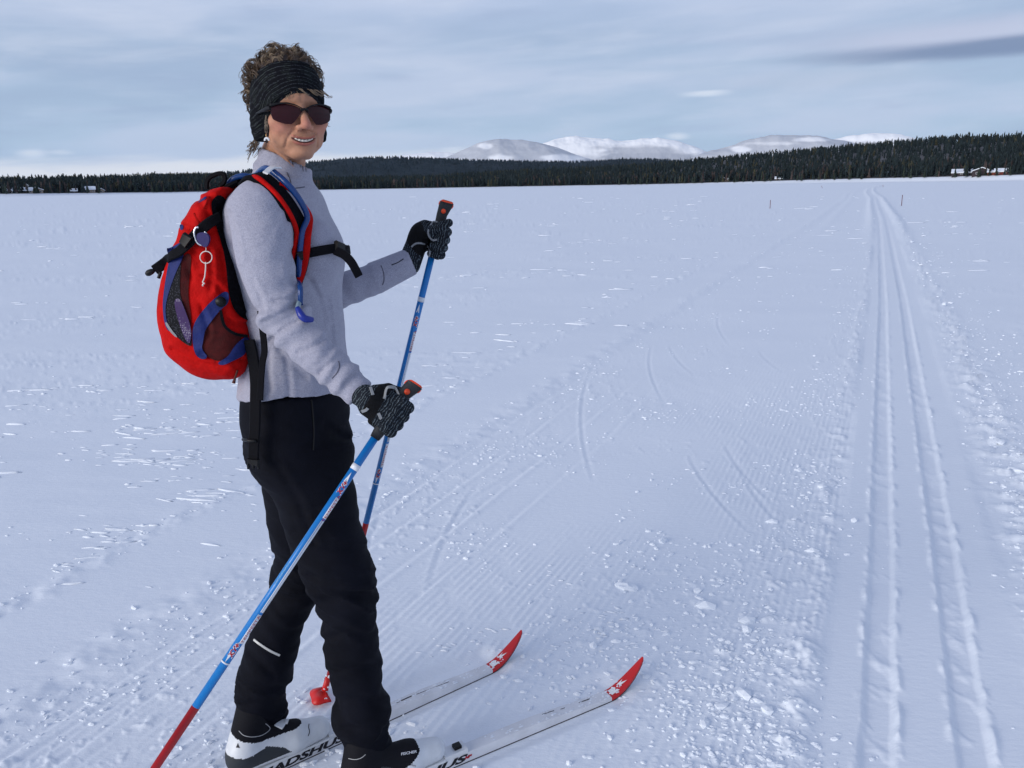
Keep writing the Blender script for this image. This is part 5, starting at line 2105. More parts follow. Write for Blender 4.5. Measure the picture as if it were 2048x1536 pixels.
def wrap_text(name, s, size, axis_pt, along, face_dir, radius, mat, parent, shear=0.0, width=1.0, bold=0.0, up=None):
    """lettering bent round a rod: x runs along the rod"""
    v, f = text_geo(s, size, shear, width, bold)
    along = along / np.linalg.norm(along)
    n = face_dir - along * (face_dir @ along); n /= np.linalg.norm(n)
    b = np.cross(n, along)
    ang = v[:, 1] / radius
    V = axis_pt + along * v[:, :1] + radius * (np.cos(ang)[:, None] * n + np.sin(ang)[:, None] * b)
    return mesh_obj(name, V, f, mat, parent, smooth=False)


def flat_text(name, s, size, pt, xd, yd, mat, parent, shear=0.0, width=1.0, bold=0.0):
    v, f = text_geo(s, size, shear, width, bold)
    xd = xd / np.linalg.norm(xd); yd = yd - xd * (yd @ xd); yd = yd / np.linalg.norm(yd)
    return mesh_obj(name, pt + v[:, :1] * xd + v[:, 1:2] * yd, f, mat, parent, smooth=False)


def body_text(name, s, size_px, px, py, ang_deg, bvh, lift, mat, parent, shear=0.0, width=1.0, bold=0.0):
    """lettering laid on a shaped surface: each corner of each letter is dropped on to the surface"""
    v, f = text_geo(s, size_px, shear, width, bold * size_px)
    a = math.radians(ang_deg)
    x = px + v[:, 0] * math.cos(a) + v[:, 1] * math.sin(a)
    y = py + v[:, 0] * math.sin(a) - v[:, 1] * math.cos(a)
    q, n = on_body(bvh, list(zip(x, y)), lift)
    return mesh_obj(name, q, f, mat, parent, smooth=False)


M_INK = material("black_lettering", (0.012, 0.011, 0.016), 0.5, 0.3)
M_INKW = material("white_lettering", (0.72, 0.73, 0.75), 0.5, 0.3)
M_INKR = material("red_lettering", (0.42, 0.02, 0.03), 0.5, 0.3)
M_INKB = material("light_blue_lettering", (0.08, 0.32, 0.60), 0.5, 0.3)

# ------------------------------------------------------------------ ski poles
M_PBLUE = material("blue_pole_lacquer", (0.003, 0.17, 0.50), 0.28, 0.5, vary=0.06, vscale=30)
M_PRED = material("red_pole_lacquer", (0.44, 0.010, 0.012), 0.35, 0.5, vary=0.10, vscale=30)
M_PWHITE = material("white_pole_print", (0.70, 0.72, 0.75), 0.35, 0.4)
M_GRIP = material("dark_rubber_grip", (0.022, 0.024, 0.027), 0.6, 0.3, bump=0.0004, bscale=400)
M_ORNG = material("orange_plastic", (0.80, 0.075, 0.020), 0.4, 0.4)
M_BASKET = material("red_basket_plastic", (0.62, 0.015, 0.012), 0.4, 0.4)


def cyl_patch(t0, t1, a0, a1, top, ax, n, b, r, na=8, th=0.0005):
    """strip of print on a rod between two angles, with a little thickness"""
    V = []
    for rr in (r + th, r):
        for i in range(na + 1):
            a = a0 + (a1 - a0) * i / na
            off = rr * (math.cos(a) * n + math.sin(a) * b)
            V.append(top + ax * t0 + off); V.append(top + ax * t1 + off)
    F = []
    k = 2 * (na + 1)
    for i in range(na):
        F.append((2 * i, 2 * i + 1, 2 * i + 3, 2 * i + 2)); F.append((k + 2 * i, k + 2 * i + 2, k + 2 * i + 3, k + 2 * i + 1))
    for i in range(na):
        F.append((2 * i, 2 * i + 2, k + 2 * i + 2, k + 2 * i)); F.append((2 * i + 1, k + 2 * i + 1, k + 2 * i + 3, 2 * i + 3))
    F.append((0, k, k + 1, 1)); F.append((k - 2, k - 1, 2 * k - 1, 2 * k - 2))
    return V, F


def ski_pole(top, end, label, R, marks, face, grip_tilt, snowy, gl=0.13):
    e = empty("ski_pole", tuple(end))
    tag(e, label, "ski pole", "pair of blue and red ski poles held by the woman")
    ax = (end - top); L = np.linalg.norm(ax); ax /= L
    n = face - ax * (face @ ax); n /= np.linalg.norm(n)
    b = np.cross(n, ax)
    m = marks
    mesh_obj("shaft", *tube_rings([top + ax * 0.05, top + ax * m['red']], R, 20), M_PBLUE, e)
    mesh_obj("lower_shaft", *tube_rings([top + ax * m['red'], top + ax * (L - 0.075)], [R, R * 0.72], 20), M_PRED, e)
    # printed rings, arrows, stripes
    def ring(t0, t1):
        mesh_obj("printed_ring", *cyl_patch(t0, t1, -math.pi, math.pi * 0.999, top, ax, n, b, R, 24), M_PWHITE, e)
    ring(m['ring1'] - .006, m['ring1'] + .006)
    ring(m['ring2'] - .0015, m['ring2'] + .0015)
    for t, s in ((m['ring1'] + .022, 1), (m['ring2'] - .012, -1)):
        V = []
        for (dt, a) in ((-.010 * s, -.1), (.012 * s, -.55), (.012 * s, .35)):
            V.append(top + ax * (t + dt) + (R + .0006) * (math.cos(a) * n + math.sin(a) * b))
        mesh_obj("printed_arrow", V, [(0, 1, 2)], M_PWHITE, e, smooth=False)
    mesh_obj("printed_panel", *cyl_patch(m['pan1'][0], m['pan1'][1], .15, 1.25, top, ax, n, b, R), M_PWHITE, e)
    mesh_obj("printed_panel", *cyl_patch(m['pan2'][0], m['pan2'][1], .15, 1.25, top, ax, n, b, R), M_PWHITE, e)
    mesh_obj("printed_stripe", *cyl_patch(m['pan1'][1] + .005, m['pan2'][0] - .005, .25, .50, top, ax, n, b, R), M_PWHITE, e)
    mesh_obj("printed_stripe", *cyl_patch(m['pan1'][1] + .005, m['pan2'][0] - .005, .62, 1.15, top, ax, n, b, R), M_PWHITE, e)
    fd = n
    rot = lambda a: math.cos(a) * n + math.sin(a) * b
    for (t, flip) in ((m['kv1'], 1), (m['kv2'], -1)):
        wrap_text("lettering", "KV+", 0.0125, top + ax * t, -ax * 1.0 if flip > 0 else -ax, rot(.15), R + .0009, M_INKR, e, 0.15, 1.15, 0.0006)
        wrap_text("lettering", "KV+", 0.0125, top + ax * (t + .0008), -ax, rot(.19), R + .0005, M_PWHITE, e, 0.15, 1.22, 0.0014)
    for pn in ('pan1', 'pan2'):
        wrap_text("lettering", "TEMPESTA", 0.0075, top + ax * (sum(m[pn]) / 2), -ax, rot(.70), R + .0009, M_INKR, e, 0.0, 1.7, 0.0)
    wrap_text("lettering", "CARBON", 0.006, top + ax * m['carb'], -ax, rot(-.50), R + .0005, M_INKB, e, 0.0, 1.8, 0.0002)
    # grip: flattened, flaring to its head
    hp = top + ax * 0.030
    hd = -ax + grip_tilt
    hd /= np.linalg.norm(hd)
    pts = [top + ax * gl, top + ax * (gl - .012), top + ax * 0.095, top + ax * 0.06, top + ax * 0.030, top + ax * 0.030 + hd * 0.014, top + ax * 0.030 + hd * 0.026, top + ax * 0.030 + hd * 0.032]
    wid = [(.0098, .0098), (.0115, .0105), (.0125, .0110), (.0120, .0105), (.0130, .0105), (.0150, .0110), (.0170, .0115), (.0165, .0108)]
    sd = np.cross(n, ax)
    V = []
    ns = 16
    for p_, (w1, w2) in zip(pts, wid):
        for i in range(ns):
            a = 2 * math.pi * i / ns
            ca, sa = math.cos(a), math.sin(a)
            V.append(p_ + sd * w1 * np.sign(ca) * abs(ca) ** .8 + n * w2 * np.sign(sa) * abs(sa) ** .8)
    F = [(i * ns + s, i * ns + (s + 1) % ns, (i + 1) * ns + (s + 1) % ns, (i + 1) * ns + s) for i in range(len(pts) - 1) for s in range(ns)]
    F += [tuple(range(ns)), tuple((len(pts) - 1) * ns + s for s in range(ns))[::-1]]
    g = mesh_obj("grip", V, F, M_GRIP, e)
    # orange cap plate over the head, orange inlays at its corners, orange release button
    V = []
    for k_, sc_ in ((0.0312, 0.94), (0.0345, 0.90), (0.0362, 0.70)):
        for i in range(ns):
            a = 2 * math.pi * i / ns
            ca, sa = math.cos(a), math.sin(a)
            V.append(hp + hd * k_ + sd * .0165 * sc_ * np.sign(ca) * abs(ca) ** .8 + n * .0108 * sc_ * np.sign(sa) * abs(sa) ** .8)
    mesh_obj("grip_cap", V, [(i * ns + s, i * ns + (s + 1) % ns, (i + 1) * ns + (s + 1) % ns, (i + 1) * ns + s) for i in range(2) for s in range(ns)] + [tuple(2 * ns + s for s in range(ns))[::-1]], M_ORNG, g)
    for s in (-1, 1):
        q = [hp + hd * .021 + sd * s * .0128, hp + hd * .0275 + sd * s * .0120, hp + hd * .0290 + sd * s * .004]
        tube("cap_inlay", np.array(q), np.array([.0042, .0062, .0056]), M_ORNG, g, 10, 8)
    c0 = hp + hd * .010 + n * .0095
    tube("release_button", np.array([c0, c0 + n * .0035]), 0.0058, M_ORNG, g, 4, 14)
    # basket: half disc on a sleeve, with a carbide tip
    s0 = top + ax * (L - 0.085)
    mesh_obj("basket_sleeve", *tube_rings([s0, s0 + ax * .035, s0 + ax * .06], [R * .95, R * 1.15, R * 1.25], 14), M_BASKET, e)
    side = np.array([-0.85, -0.35, 0]); side /= np.linalg.norm(side)
    fw = np.cross(np.array([0, 0, 1.0]), side)
    bc = s0 + ax * .050
    V = []
    for i in range(17):
        a = math.pi * (-0.62 + 1.24 * i / 16)
        rr = 0.041 * (1 - 0.12 * math.cos(4 * a))
        V.append(bc + side * (rr * math.cos(a) + .004) + fw * rr * math.sin(a) + np.array([0, 0, -.011]))
    for i in range(17):
        a = math.pi * (-0.62 + 1.24 * i / 16)
        V.append(bc + side * (.010 * math.cos(a) + .002) + fw * .010 * math.sin(a) + np.array([0, 0, .004]))
    V2 = [v + np.array([0, 0, -.006]) for v in V]
    F = []
    for i in range(16):
        F.append((i, i + 1, 17 + i + 1, 17 + i)); F.append((34 + i, 34 + 17 + i, 34 + 17 + i + 1, 34 + i + 1))
        F.append((i, 34 + i, 34 + i + 1, i + 1)); F.append((17 + i, 17 + i + 1, 51 + i + 1, 51 + i))
    F.append((0, 17, 51, 34)); F.append((16, 50, 67, 33))
    bk = mesh_obj("basket", V + V2, F, M_BASKET, e)
    mesh_obj("tip", *tube_rings([s0 + ax * .055, end + ax * .045], [R * .5, R * .2], 8), M_SILVER, e)
    if snowy:
        rs = np.random.default_rng(3)
        VV, FF, base = [], [], 0
        v, f = ico(2)
        for i in range(46):
            r_ = rs.uniform(.004, .030); a = math.pi * rs.uniform(-.6, .6)
            c = bc + side * r_ * math.cos(a) + fw * r_ * math.sin(a) + np.array([0, 0, .004 - .022 * r_ / .036 * .8])
            if i < 16:
                c = s0 + ax * rs.uniform(-.01, .05) - n * 0 + rs.normal(size=3) * .004 + n * .006
            VV.append(v * rs.uniform(.0015, .0042) * (1 + rs.uniform(-.3, .3, (len(v), 1))) + c); FF.append(f + base); base += len(v)
        sn = mesh_obj("snow_on_basket", np.concatenate(VV), np.concatenate(FF), M_SNOW, bk)
        sn['kind'] = 'stuff'
    return e


def marks_for(top, end, ys):
    return {k: ([at_px(top, end, y) for y in v] if isinstance(v, tuple) else at_px(top, end, v)) for k, v in ys.items()}


mk_n = marks_for(N_TOP, N_END, dict(ring1=934, kv1=974, pan1=(993, 1034), pan2=(1226, 1283), kv2=1298, ring2=1324, red=1413, carb=1148))
mk_f = marks_for(F_TOP, F_END, dict(ring1=598, kv1=642, pan1=(662, 700), pan2=(885, 932), kv2=945, ring2=966, red=1045, carb=820))
ski_pole(N_TOP, N_END, "blue and red ski pole slanting in front of her legs, in her lower hand", 0.0080, mk_n, view_n, np.array([0.45, -0.05, 0.1]), False)
ski_pole(F_TOP, F_END, "blue and red ski pole standing upright behind her, in her raised hand", 0.0082, mk_f, view_f, np.array([0.16, 0.0, 0.0]), True)

# ------------------------------------------------------------------ skis
M_SKI = material("white_ski_lacquer", (0.66, 0.67, 0.70), 0.35, 0.4, vary=0.08, vscale=14)
M_SKIRED = material("red_ski_tip", (0.50, 0.012, 0.014), 0.35, 0.45)
M_SKIBASE = material("black_ski_base", (0.02, 0.016, 0.020), 0.5, 0.3)
GZ = -0.026          # pressed snow under the skis


def ski_frame(a_px, b_px, z):
    a, b = G(*a_px, z), G(*b_px, z)
    d = b - a; d[2] = 0
    L = np.linalg.norm(d); d /= L
    return a, d, L


SK_T = 0.027
SZ = SKI_Z
# a: a point beside the toe of the boot, b: where the red tip begins
nk_a, nk_d, nk_L = ski_frame((892, 1512), (1216, 1379), SZ + SK_T)
fk_a, fk_d, fk_L = ski_frame((674, 1462), (978, 1325), SZ + SK_T)
print('ski dirs', nk_d, nk_L, fk_d, fk_L)


def ski_prof(t, L):
    return SK_T * (1 - 0.55 * float(sstep(np.array(t), L * 0.45, L)))


def ski(a, d, Lred, label, extra, text_s, sep):
    e = empty("ski", (float(a[0]), float(a[1]), 0.0))
    tag(e, label, "ski", "pair of white skis with red tips")
    s = np.array([-d[1], d[0], 0.0])              # to the left of the ski
    z0 = SZ
    a = np.array([a[0], a[1], 0.0])

    ski_th = lambda t: ski_prof(t, Lred)

    def strip(t0, t1, n, mat, name, parent, base=False):
        V = []
        ts = np.linspace(t0, t1, n)
        for t in ts:
            k = max(0.0, t - Lred)
            lift = 0.078 * (k / TIP) ** 1.7 if k > 0 else 0.0
            lift += 0.006 * math.exp(-((t - Lred) / .12) ** 2) * 0
            taper = 1.0 - 0.80 * (k / TIP) ** 3.2 if k > 0 else 1.0
            th = ski_th(t)
            bz = z0 + lift
            hw = 0.0195 * max(taper, .10)
            tz = bz + th
            if base:
                tz = bz + 0.003; hw *= 1.012
                for (y, z) in ((-hw, bz), (hw, bz), (hw, tz), (-hw, tz)):
                    V.append(a + d * t + s * y + np.array([0, 0, z - .002]))
            else:
                for (y, z) in ((-hw, bz + .0012), (hw, bz + .0012), (hw, tz - .003), (hw * .90, tz), (0, tz + .001), (-hw * .90, tz), (-hw, tz - .003)):
                    V.append(a + d * t + s * y + np.array([0, 0, z]))
        k = len(V) // n
        F = [(i * k + j, i * k + (j + 1) % k, (i + 1) * k + (j + 1) % k, (i + 1) * k + j) for i in range(n - 1) for j in range(k)]
        F += [tuple(range(k)), tuple((n - 1) * k + j for j in range(k))[::-1]]
        o = mesh_obj(name, V, F, mat, parent)
        import bmesh
        bm = bmesh.new(); bm.from_mesh(o.data); bmesh.ops.recalc_face_normals(bm, faces=bm.faces); bm.to_mesh(o.data); bm.free()
        o.data.set_sharp_from_angle(angle=math.radians(35))
        return o, V, F
    bd, V1, F1 = strip(-0.85, Lred, 50, M_SKI, "ski_body", e)
    tipo, V2, F2 = strip(Lred, Lred + TIP, 26, M_SKIRED, "ski_tip", e)
    strip(-0.84, Lred + TIP - .005, 80, M_SKIBASE, "ski_base", e, True)
    bt = bvh_of(V2, F2)
    # white emblem on the red tip: two slanting strokes with a notch
    def on_tip(t, y):
        p = a + d * t + s * y + np.array([0, 0, 1.0])
        h = bt.ray_cast(Vector(p), Vector((0, 0, -1)))
        return np.array(h[0]) + np.array([0, 0, .0008]) if h[0] else None
    for poly in ([(0.006, -.012), (0.034, -.012), (0.030, -.003), (0.024, -.004), (0.030, .004), (0.026, .011), (0.007, .010)], [(0.040, -.002), (0.066, -.006), (0.050, .005), (0.060, .009), (0.036, .009), (0.043, .003)]):
        P3 = [on_tip(Lred + t, y) for t, y in poly]
        if all(p is not None for p in P3):
            mesh_obj("tip_emblem", P3, [tuple(range(len(P3)))], M_INKW, tipo, smooth=False)
    # thin black print lines along the top
    def top_z(t):
        return z0 + ski_th(t) + .0016
    for (t0, t1, y, w) in extra:
        pts = [(t0, y - w), (t1, y - w), (t1, y + w), (t0, y + w)]
        mesh_obj("print_line", [a + d * t + s * y_ + np.array([0, 0, top_z(t)]) for t, y_ in pts], [(0, 1, 2, 3)], M_INK, bd, smooth=False)
    for (txt, pxa, pxb, size, mat_, on_side) in text_s:
        ga, gb = G(*pxa, z0 + .014), G(*pxb, z0 + .014)
        ta, tb = (ga - a) @ d, (gb - a) @ d
        tm = (ta + tb) / 2
        v_, _ = text_geo(txt, size, 0.3, 1.0, 0.0)
        wid = (tb - ta) / (v_[:, 0].max() - v_[:, 0].min())
        if on_side:
            flat_text("lettering", txt, size, a + d * tm - s * .0199 + np.array([0, 0, z0 + .0145]), d, np.array([0, 0, 1.0]), mat_, bd, 0.3, wid, 0.0012)
        else:
            flat_text("lettering", txt, size, a + d * tm - s * .004 + np.array([0, 0, top_z(tm) + .0005]), d, s, mat_, bd, 0.3, wid, 0.0008)
    # binding: plate, toe block and lever
    pl = MB()
    def bx(t0, t1, y0, y1, za, zb):
        v, f = box_v(t0, t1, y0, y1, za, zb)
        return [a + d * x + s * y + np.array([0, 0, z]) for x, y, z in v], f
    bo = empty("binding", tuple(a + d * sep)) if False else None
    v, f = bx(sep - .02, sep + .045, -.018, .018, z0 + SK_T, z0 + SK_T + .012)
    b1 = mesh_obj("binding", v, f, M_WHITE, e, smooth=False)
    v, f = bx(sep + .012, sep + .032, -.009, .009, z0 + SK_T + .0125, z0 + SK_T + .021)
    mesh_obj("binding_lever", v, f, M_BLACK, b1, smooth=False)
    v, f = bx(sep - .30, sep - .021, -.021, .021, z0 + SK_T, z0 + SK_T + .007)
    mesh_obj("heel_plate", v, f, M_WHITE, e, smooth=False)
    # snow dusted over the front of the ski
    rs = np.random.default_rng(int(1000 * Lred))
    VV, FF, base = [], [], 0
    v, f = ico(1)
    for i in range(80):
        t = Lred - 0.46 * rs.power(0.8) + 0.05
        y = rs.uniform(-.016, .016)
        zt = z0 + ski_th(min(t, Lred)) + (0.078 * (max(0, t - Lred) / TIP) ** 1.7)
        r_ = rs.uniform(.0010, .0032)
        w = v * np.array([r_ * rs.uniform(1, 3.5), r_, r_ * .45]) * (1 + rs.uniform(-.3, .3, (len(v), 1)))
        w = w[:, :1] * d + w[:, 1:2] * s + w[:, 2:] * np.array([0, 0, 1.0])
        VV.append(w + a + d * t + s * y + np.array([0, 0, zt + .0008])); FF.append(f + base); base += len(v)
    sn = mesh_obj("snow_dust", np.concatenate(VV), np.concatenate(FF), M_SNOW, bd, smooth=False)
    sn['kind'] = 'stuff'
    return s


BOOT_L = 0.285
TIP = 0.128
ski(nk_a, nk_d, nk_L, "white ski with red tip under her front boot, nearest the camera", [(0.30, 0.34, .008, .0012), (nk_L - .10, nk_L - .06, .006, .0015), (0.36, 0.375, .004, .001)],
    [("MADSHUS", (720, 1607), (934, 1523), 0.027, M_INK, True), ("NIS", (931, 1519), (944, 1514), 0.010, M_INKR, True)], 0.01)
ski(fk_a, fk_d, fk_L, "white ski with red tip under her rear boot, half hidden by the front leg", [(0.20, 0.245, .004, .0022), (0.25, 0.36, .002, .0011), (0.185, 0.195, .003, .001)],
    [("MADSHUS", (500, 1545), (683, 1470), 0.028, M_INK, True)], -0.01)

# ------------------------------------------------------------------ boots
M_BOOTW = material("white_boot_shell", (0.66, 0.68, 0.70), 0.4, 0.4, vary=0.06, vscale=40)
M_BOOTB = material("black_boot_upper", (0.006, 0.006, 0.009), 0.8, 0.2, bump=0.0004, bscale=500)
M_SOLE = material("dark_grey_sole", (0.03, 0.035, 0.04), 0.6, 0.3)


def boot(toe, d, label, ankle, drop=0.0):
    """ski boot pointing along d with its toe at the binding; white shell and toe, black upper"""
    s = np.array([-d[1], d[0], 0.0])
    heel = toe - d * BOOT_L
    M = np.stack([d, s, np.array([0, 0, 1.0])])
    ank = (ankle - heel) @ M.T

    def f(p):
        q = (p - heel) @ M.T
        low = smin(cone(q, (0.040, 0, 0.036), (0.175, 0, 0.034), 0.034, 0.040), cone(q, (0.175, 0, 0.034), (0.248, 0, 0.027), 0.040, 0.030), 0.01)
        ins = cone(q, (0.060, 0, 0.075), (0.180, 0, 0.045), 0.036, 0.026)
        sh = cone(q, (0.048, 0, 0.060), (ank[0], ank[1], 0.165), 0.040, 0.046)
        x = smin(smin(low, ins, 0.02), sh, 0.02)
        return smax(x, -q[:, 2], 0.006)
    c = heel + d * .14
    lo = np.minimum(heel, toe) - np.array([.07, .07, .005]); hi = np.maximum(heel, toe) + np.array([.07, .07, .22])
    V, F = surface(f, lo, hi, 0.0032)
    V = blur_mesh(V, F, 1)
    o = mesh_obj("boot", V, F, None, person, mats=[M_BOOTB, M_BOOTW, M_SOLE])
    q = (V[F].mean(1) - heel) @ M.T
    edge = np.interp(q[:, 0], [0, .03, .08, .12, .17, .20, .215, .30], [.112, .107, .086, .078, .072, .072, .2, .2])
    edge2 = np.interp(q[:, 0], [0, .03, .06, .10, .14, .165, .19, .3], [.072, .066, .062, .066, .044, .014, .006, .006])
    edge = np.where(q[:, 0] < .2, edge - drop * sstep(q[:, 0], .24, .12) , edge)
    mi = np.where(q[:, 2] < edge, 1, 0)
    mi = np.where(q[:, 2] < edge2, 2, mi)
    mi = np.where((q[:, 2] < .022), 1, mi)
    o.data.polygons.foreach_set('material_index', mi.astype(np.int32))
    if label: o['label'] = label
    return o, bvh_of(V, F), heel, M


zb = SZ + SK_T + 0.008
rb_toe = fk_a + fk_d * (-0.012); rb_toe[2] = zb
nb_toe = nk_a + nk_d * (0.004); nb_toe[2] = zb
boot_r, BVH_BR, _, _ = boot(rb_toe, fk_d, "rear boot, white toe and heel shell with black upper", P(524, 1435, 1.745))
boot_n, BVH_BN, _, _ = boot(nb_toe, nk_d, "front boot, mostly hidden by the trouser hem", P(738, 1490, 1.635), 0.040)
# instep strap, stitching and marks
q, nn = on_body(BVH_BR, [(556, 1456), (566, 1446), (577, 1434)], 0.003)
ribbon("boot_strap", q, nn, 0.024, 0.004, M_BOOTW, boot_r, 12)
M_STITCH = material("white_stitching", (0.5, 0.5, 0.5), 0.7, 0.2)
q, nn = on_body(BVH_BR, [(478, 1462), (488, 1471), (505, 1474), (525, 1470), (540, 1458), (548, 1447)], 0.0006)
ribbon("stitching", q, nn, 0.0014, 0.0012, M_STITCH, boot_r, 40)
q, nn = on_body(BVH_BN, [(697, 1517), (710, 1519), (722, 1516), (731, 1509)], 0.0006)
ribbon("stitching", q, nn, 0.0014, 0.0012, M_STITCH, boot_n, 30)
q, nn = on_body(BVH_BR, [(472, 1495), (476, 1486), (480, 1496)], 0.0008)
mesh_obj("heel_mark", q, [(0, 1, 2)], M_INK, boot_r, smooth=False)
q, nn = on_body(BVH_BR, [(616, 1472), (619, 1463), (617, 1455), (618, 1448)], 0.0008)
ribbon("toe_print", q, nn, 0.002, 0.001, M_INK, boot_r, 10)
body_text("lettering", "FISCHER", 7.2, 817, 1506, -10, BVH_BN, 0.0010, M_INKW, boot_n, 0.2, 1.2, 0.02)
body_text("lettering", "comfort", 6.0, 822, 1529, 18, BVH_BN, 0.0010, M_INK, boot_n, 0.0, 1.0, 0.0)

# ------------------------------------------------------------------ backpack
PACK_Y = 1.665
pack = empty("backpack", tuple(P(430, 752, PACK_Y)))
tag(pack, "red and blue hiking backpack with black straps on the woman's back", "backpack")
PROFILE = rounded([(455, 372), (432, 378), (404, 392), (382, 416), (364, 450), (350, 490), (338, 525), (329, 560), (325, 600), (326, 650), (336, 690), (356, 716), (385, 737), (415, 749), (445, 754), (476, 752), (495, 740),
                   (503, 715), (502, 680), (500, 640), (490, 600), (476, 550), (462, 500), (452, 450), (448, 420), (458, 395)], 1)
prof = P(PROFILE[:, 0], PROFILE[:, 1], 1.60)[:, [0, 2]]


def poly_sd(p, poly):
    d = np.full(len(p), 1e9); ins = np.zeros(len(p), bool)
    n = len(poly)
    for i in range(n):
        a, b = poly[i], poly[(i + 1) % n]
        ab = b - a
        t = np.clip(((p - a) @ ab) / max(ab @ ab, 1e-12), 0, 1)
        d = np.minimum(d, vlen(p - a - t[:, None] * ab))
        c = ((a[1] <= p[:, 1]) & (b[1] > p[:, 1])) | ((b[1] <= p[:, 1]) & (a[1] > p[:, 1]))
        xi = a[0] + (p[:, 1] - a[1]) / (b[1] - a[1] + 1e-12) * ab[0]
        ins ^= c & (p[:, 0] < xi)
    return np.where(ins, -d, d)


PACK_FOLDS = [[(398, 398), (415, 425), (432, 452)], [(370, 452), (405, 470), (442, 460)], [(408, 552), (432, 566), (452, 592)], [(402, 612), (414, 645), (418, 672)], [(345, 698), (396, 724), (452, 736)],
              [(402, 706), (440, 722), (482, 716)], [(455, 640), (474, 652), (492, 646)], [(352, 500), (372, 520), (384, 556)], [(440, 500), (446, 530), (452, 560)], [(420, 500), (424, 540), (421, 580)],
              [(364, 470), (380, 500), (400, 512)], [(468, 612), (480, 628), (494, 632)], [(425, 395), (437, 412), (440, 440)]]


def f_pack(p):
    r = 0.045
    d2 = poly_sd(p[:, [0, 2]], prof) + r
    half = 0.115 + 0.012 * sstep(p[:, 2], 1.42, 1.15)
    dy = np.abs(p[:, 1] - PACK_Y) - (half - r)
    d = np.sqrt(np.maximum(d2, 0) ** 2 + np.maximum(dy, 0) ** 2) + np.minimum(np.maximum(d2, dy), 0) - r
    q = p + 0.02 * np.stack([n3(p, 12.0, 61), n3(p, 12.0, 63), n3(p, 12.0, 65)], -1)
    d = d + 0.005 * (np.abs(n3(q * np.array([1.0, 1.0, 1.3]), 15.0, 51)) - 0.25) + 0.006 * n3(p, 7.0, 55)
    return d + creases(p, PACK_FOLDS, 0.0055, 5.0, 1.66)


KV, KF = surface(f_pack, (-0.86, 1.50, 0.96), (-0.44, 1.83, 1.50), 0.0042)
KV = blur_mesh(KV, KF, 1)
pack_body = mesh_obj("pack_body", KV, KF, M_RED, pack)
BVH_PACK = bvh_of(KV, KF)
S = 3.413
def zz(*pts): return cz(pts, 280, 330, S)

panel("back_panel", zz((485, 235), (560, 190), (640, 330), (640, 430), (660, 640), (740, 760), (790, 1000), (770, 1085), (640, 1005), (600, 850), (590, 700), (565, 560), (520, 420), (490, 330)), BVH_PACK, M_PAD, pack, 0.004, 0.010)
panel("pocket_gusset", zz((280, 630), (350, 590), (345, 720), (325, 880), (350, 1040), (348, 1120), (330, 1060), (300, 960), (272, 880), (268, 720)), BVH_PACK, M_MAROON, pack, 0.002, 0.004)
panel("mesh_pocket", zz((285, 620), (275, 720), (270, 880), (300, 960), (350, 1110), (355, 1235), (330, 1235), (260, 1185), (205, 1120), (175, 1060), (172, 970), (190, 880), (240, 740)), BVH_PACK, M_NET, pack, 0.003, 0.005)
panel("stowed_cloth", zz((225, 922), (272, 905), (303, 980), (352, 1115), (345, 1215), (318, 1215), (268, 1090)), BVH_PACK, M_DOTS, pack, 0.006, 0.006)
panel("pocket_trim", zz((178, 565), (200, 570), (300, 512), (318, 545), (290, 640), (240, 740), (192, 880), (172, 970), (178, 1060), (205, 1120), (195, 1140), (165, 1085), (152, 960), (162, 860), (180, 740), (200, 640)), BVH_PACK, M_BLUE, pack, 0.0045, 0.006)
panel("grey_piping", zz((178, 1065), (215, 1125), (255, 1170), (248, 1180), (205, 1140), (170, 1085)), BVH_PACK, M_GREYTRIM, pack, 0.005, 0.004, 3.0, 1)
panel("pocket_lining", zz((540, 990), (575, 1100), (640, 1150), (705, 1168), (660, 1235), (620, 1300), (540, 1345), (465, 1315), (412, 1260), (440, 1130), (480, 1070)), BVH_PACK, M_MAROON, pack, 0.0025, 0.004)
panel("pocket_band", zz((600, 845), (612, 940), (548, 988), (482, 1072), (442, 1130), (432, 1200), (418, 1258), (468, 1312), (422, 1332), (372, 1292), (356, 1190), (362, 1090), (420, 1000), (500, 915)), BVH_PACK, M_BLUE, pack, 0.006, 0.007)
panel("pocket_band", zz((520, 1352), (600, 1312), (640, 1242), (690, 1192), (742, 1158), (748, 1235), (712, 1302), (640, 1335), (562, 1372)), BVH_PACK, M_BLUE, pack, 0.005, 0.006)
q, nn = on_body(BVH_PACK, zz((552, 990), (575, 1095), (640, 1148), (722, 1168)), 0.004)
ribbon("pocket_edging", q, nn, 0.006, 0.004, M_WEB, pack, 30)
q, nn = on_body(BVH_PACK, zz((552, 930), (556, 936)), 0.010)
tube("toggle_button", np.array([q[0], q[0] + nn[0] * 0.007]), 0.0105, M_BLACK, pack, 4, 16)
for pts in (zz((395, 252), (450, 208), (455, 228), (402, 258)), zz((270, 408), (290, 404), (297, 425), (290, 445), (272, 442))):
    panel("blue_patch", pts, BVH_PACK, M_BLUE, pack, 0.002, 0.004, 2.5, 1)
# lid seam lines and a vertical seam
M_SEAM = material("dark_red_seam", (0.33, 0.004, 0.003), 0.8, 0.1)
for pts in (zz((432, 300), (452, 262), (470, 215)), zz((370, 330), (400, 395))):
    q, nn = on_body(BVH_PACK, pts, 0.0008)
    ribbon("seam", q, nn, 0.0035, 0.0025, M_SEAM, pack, 16)
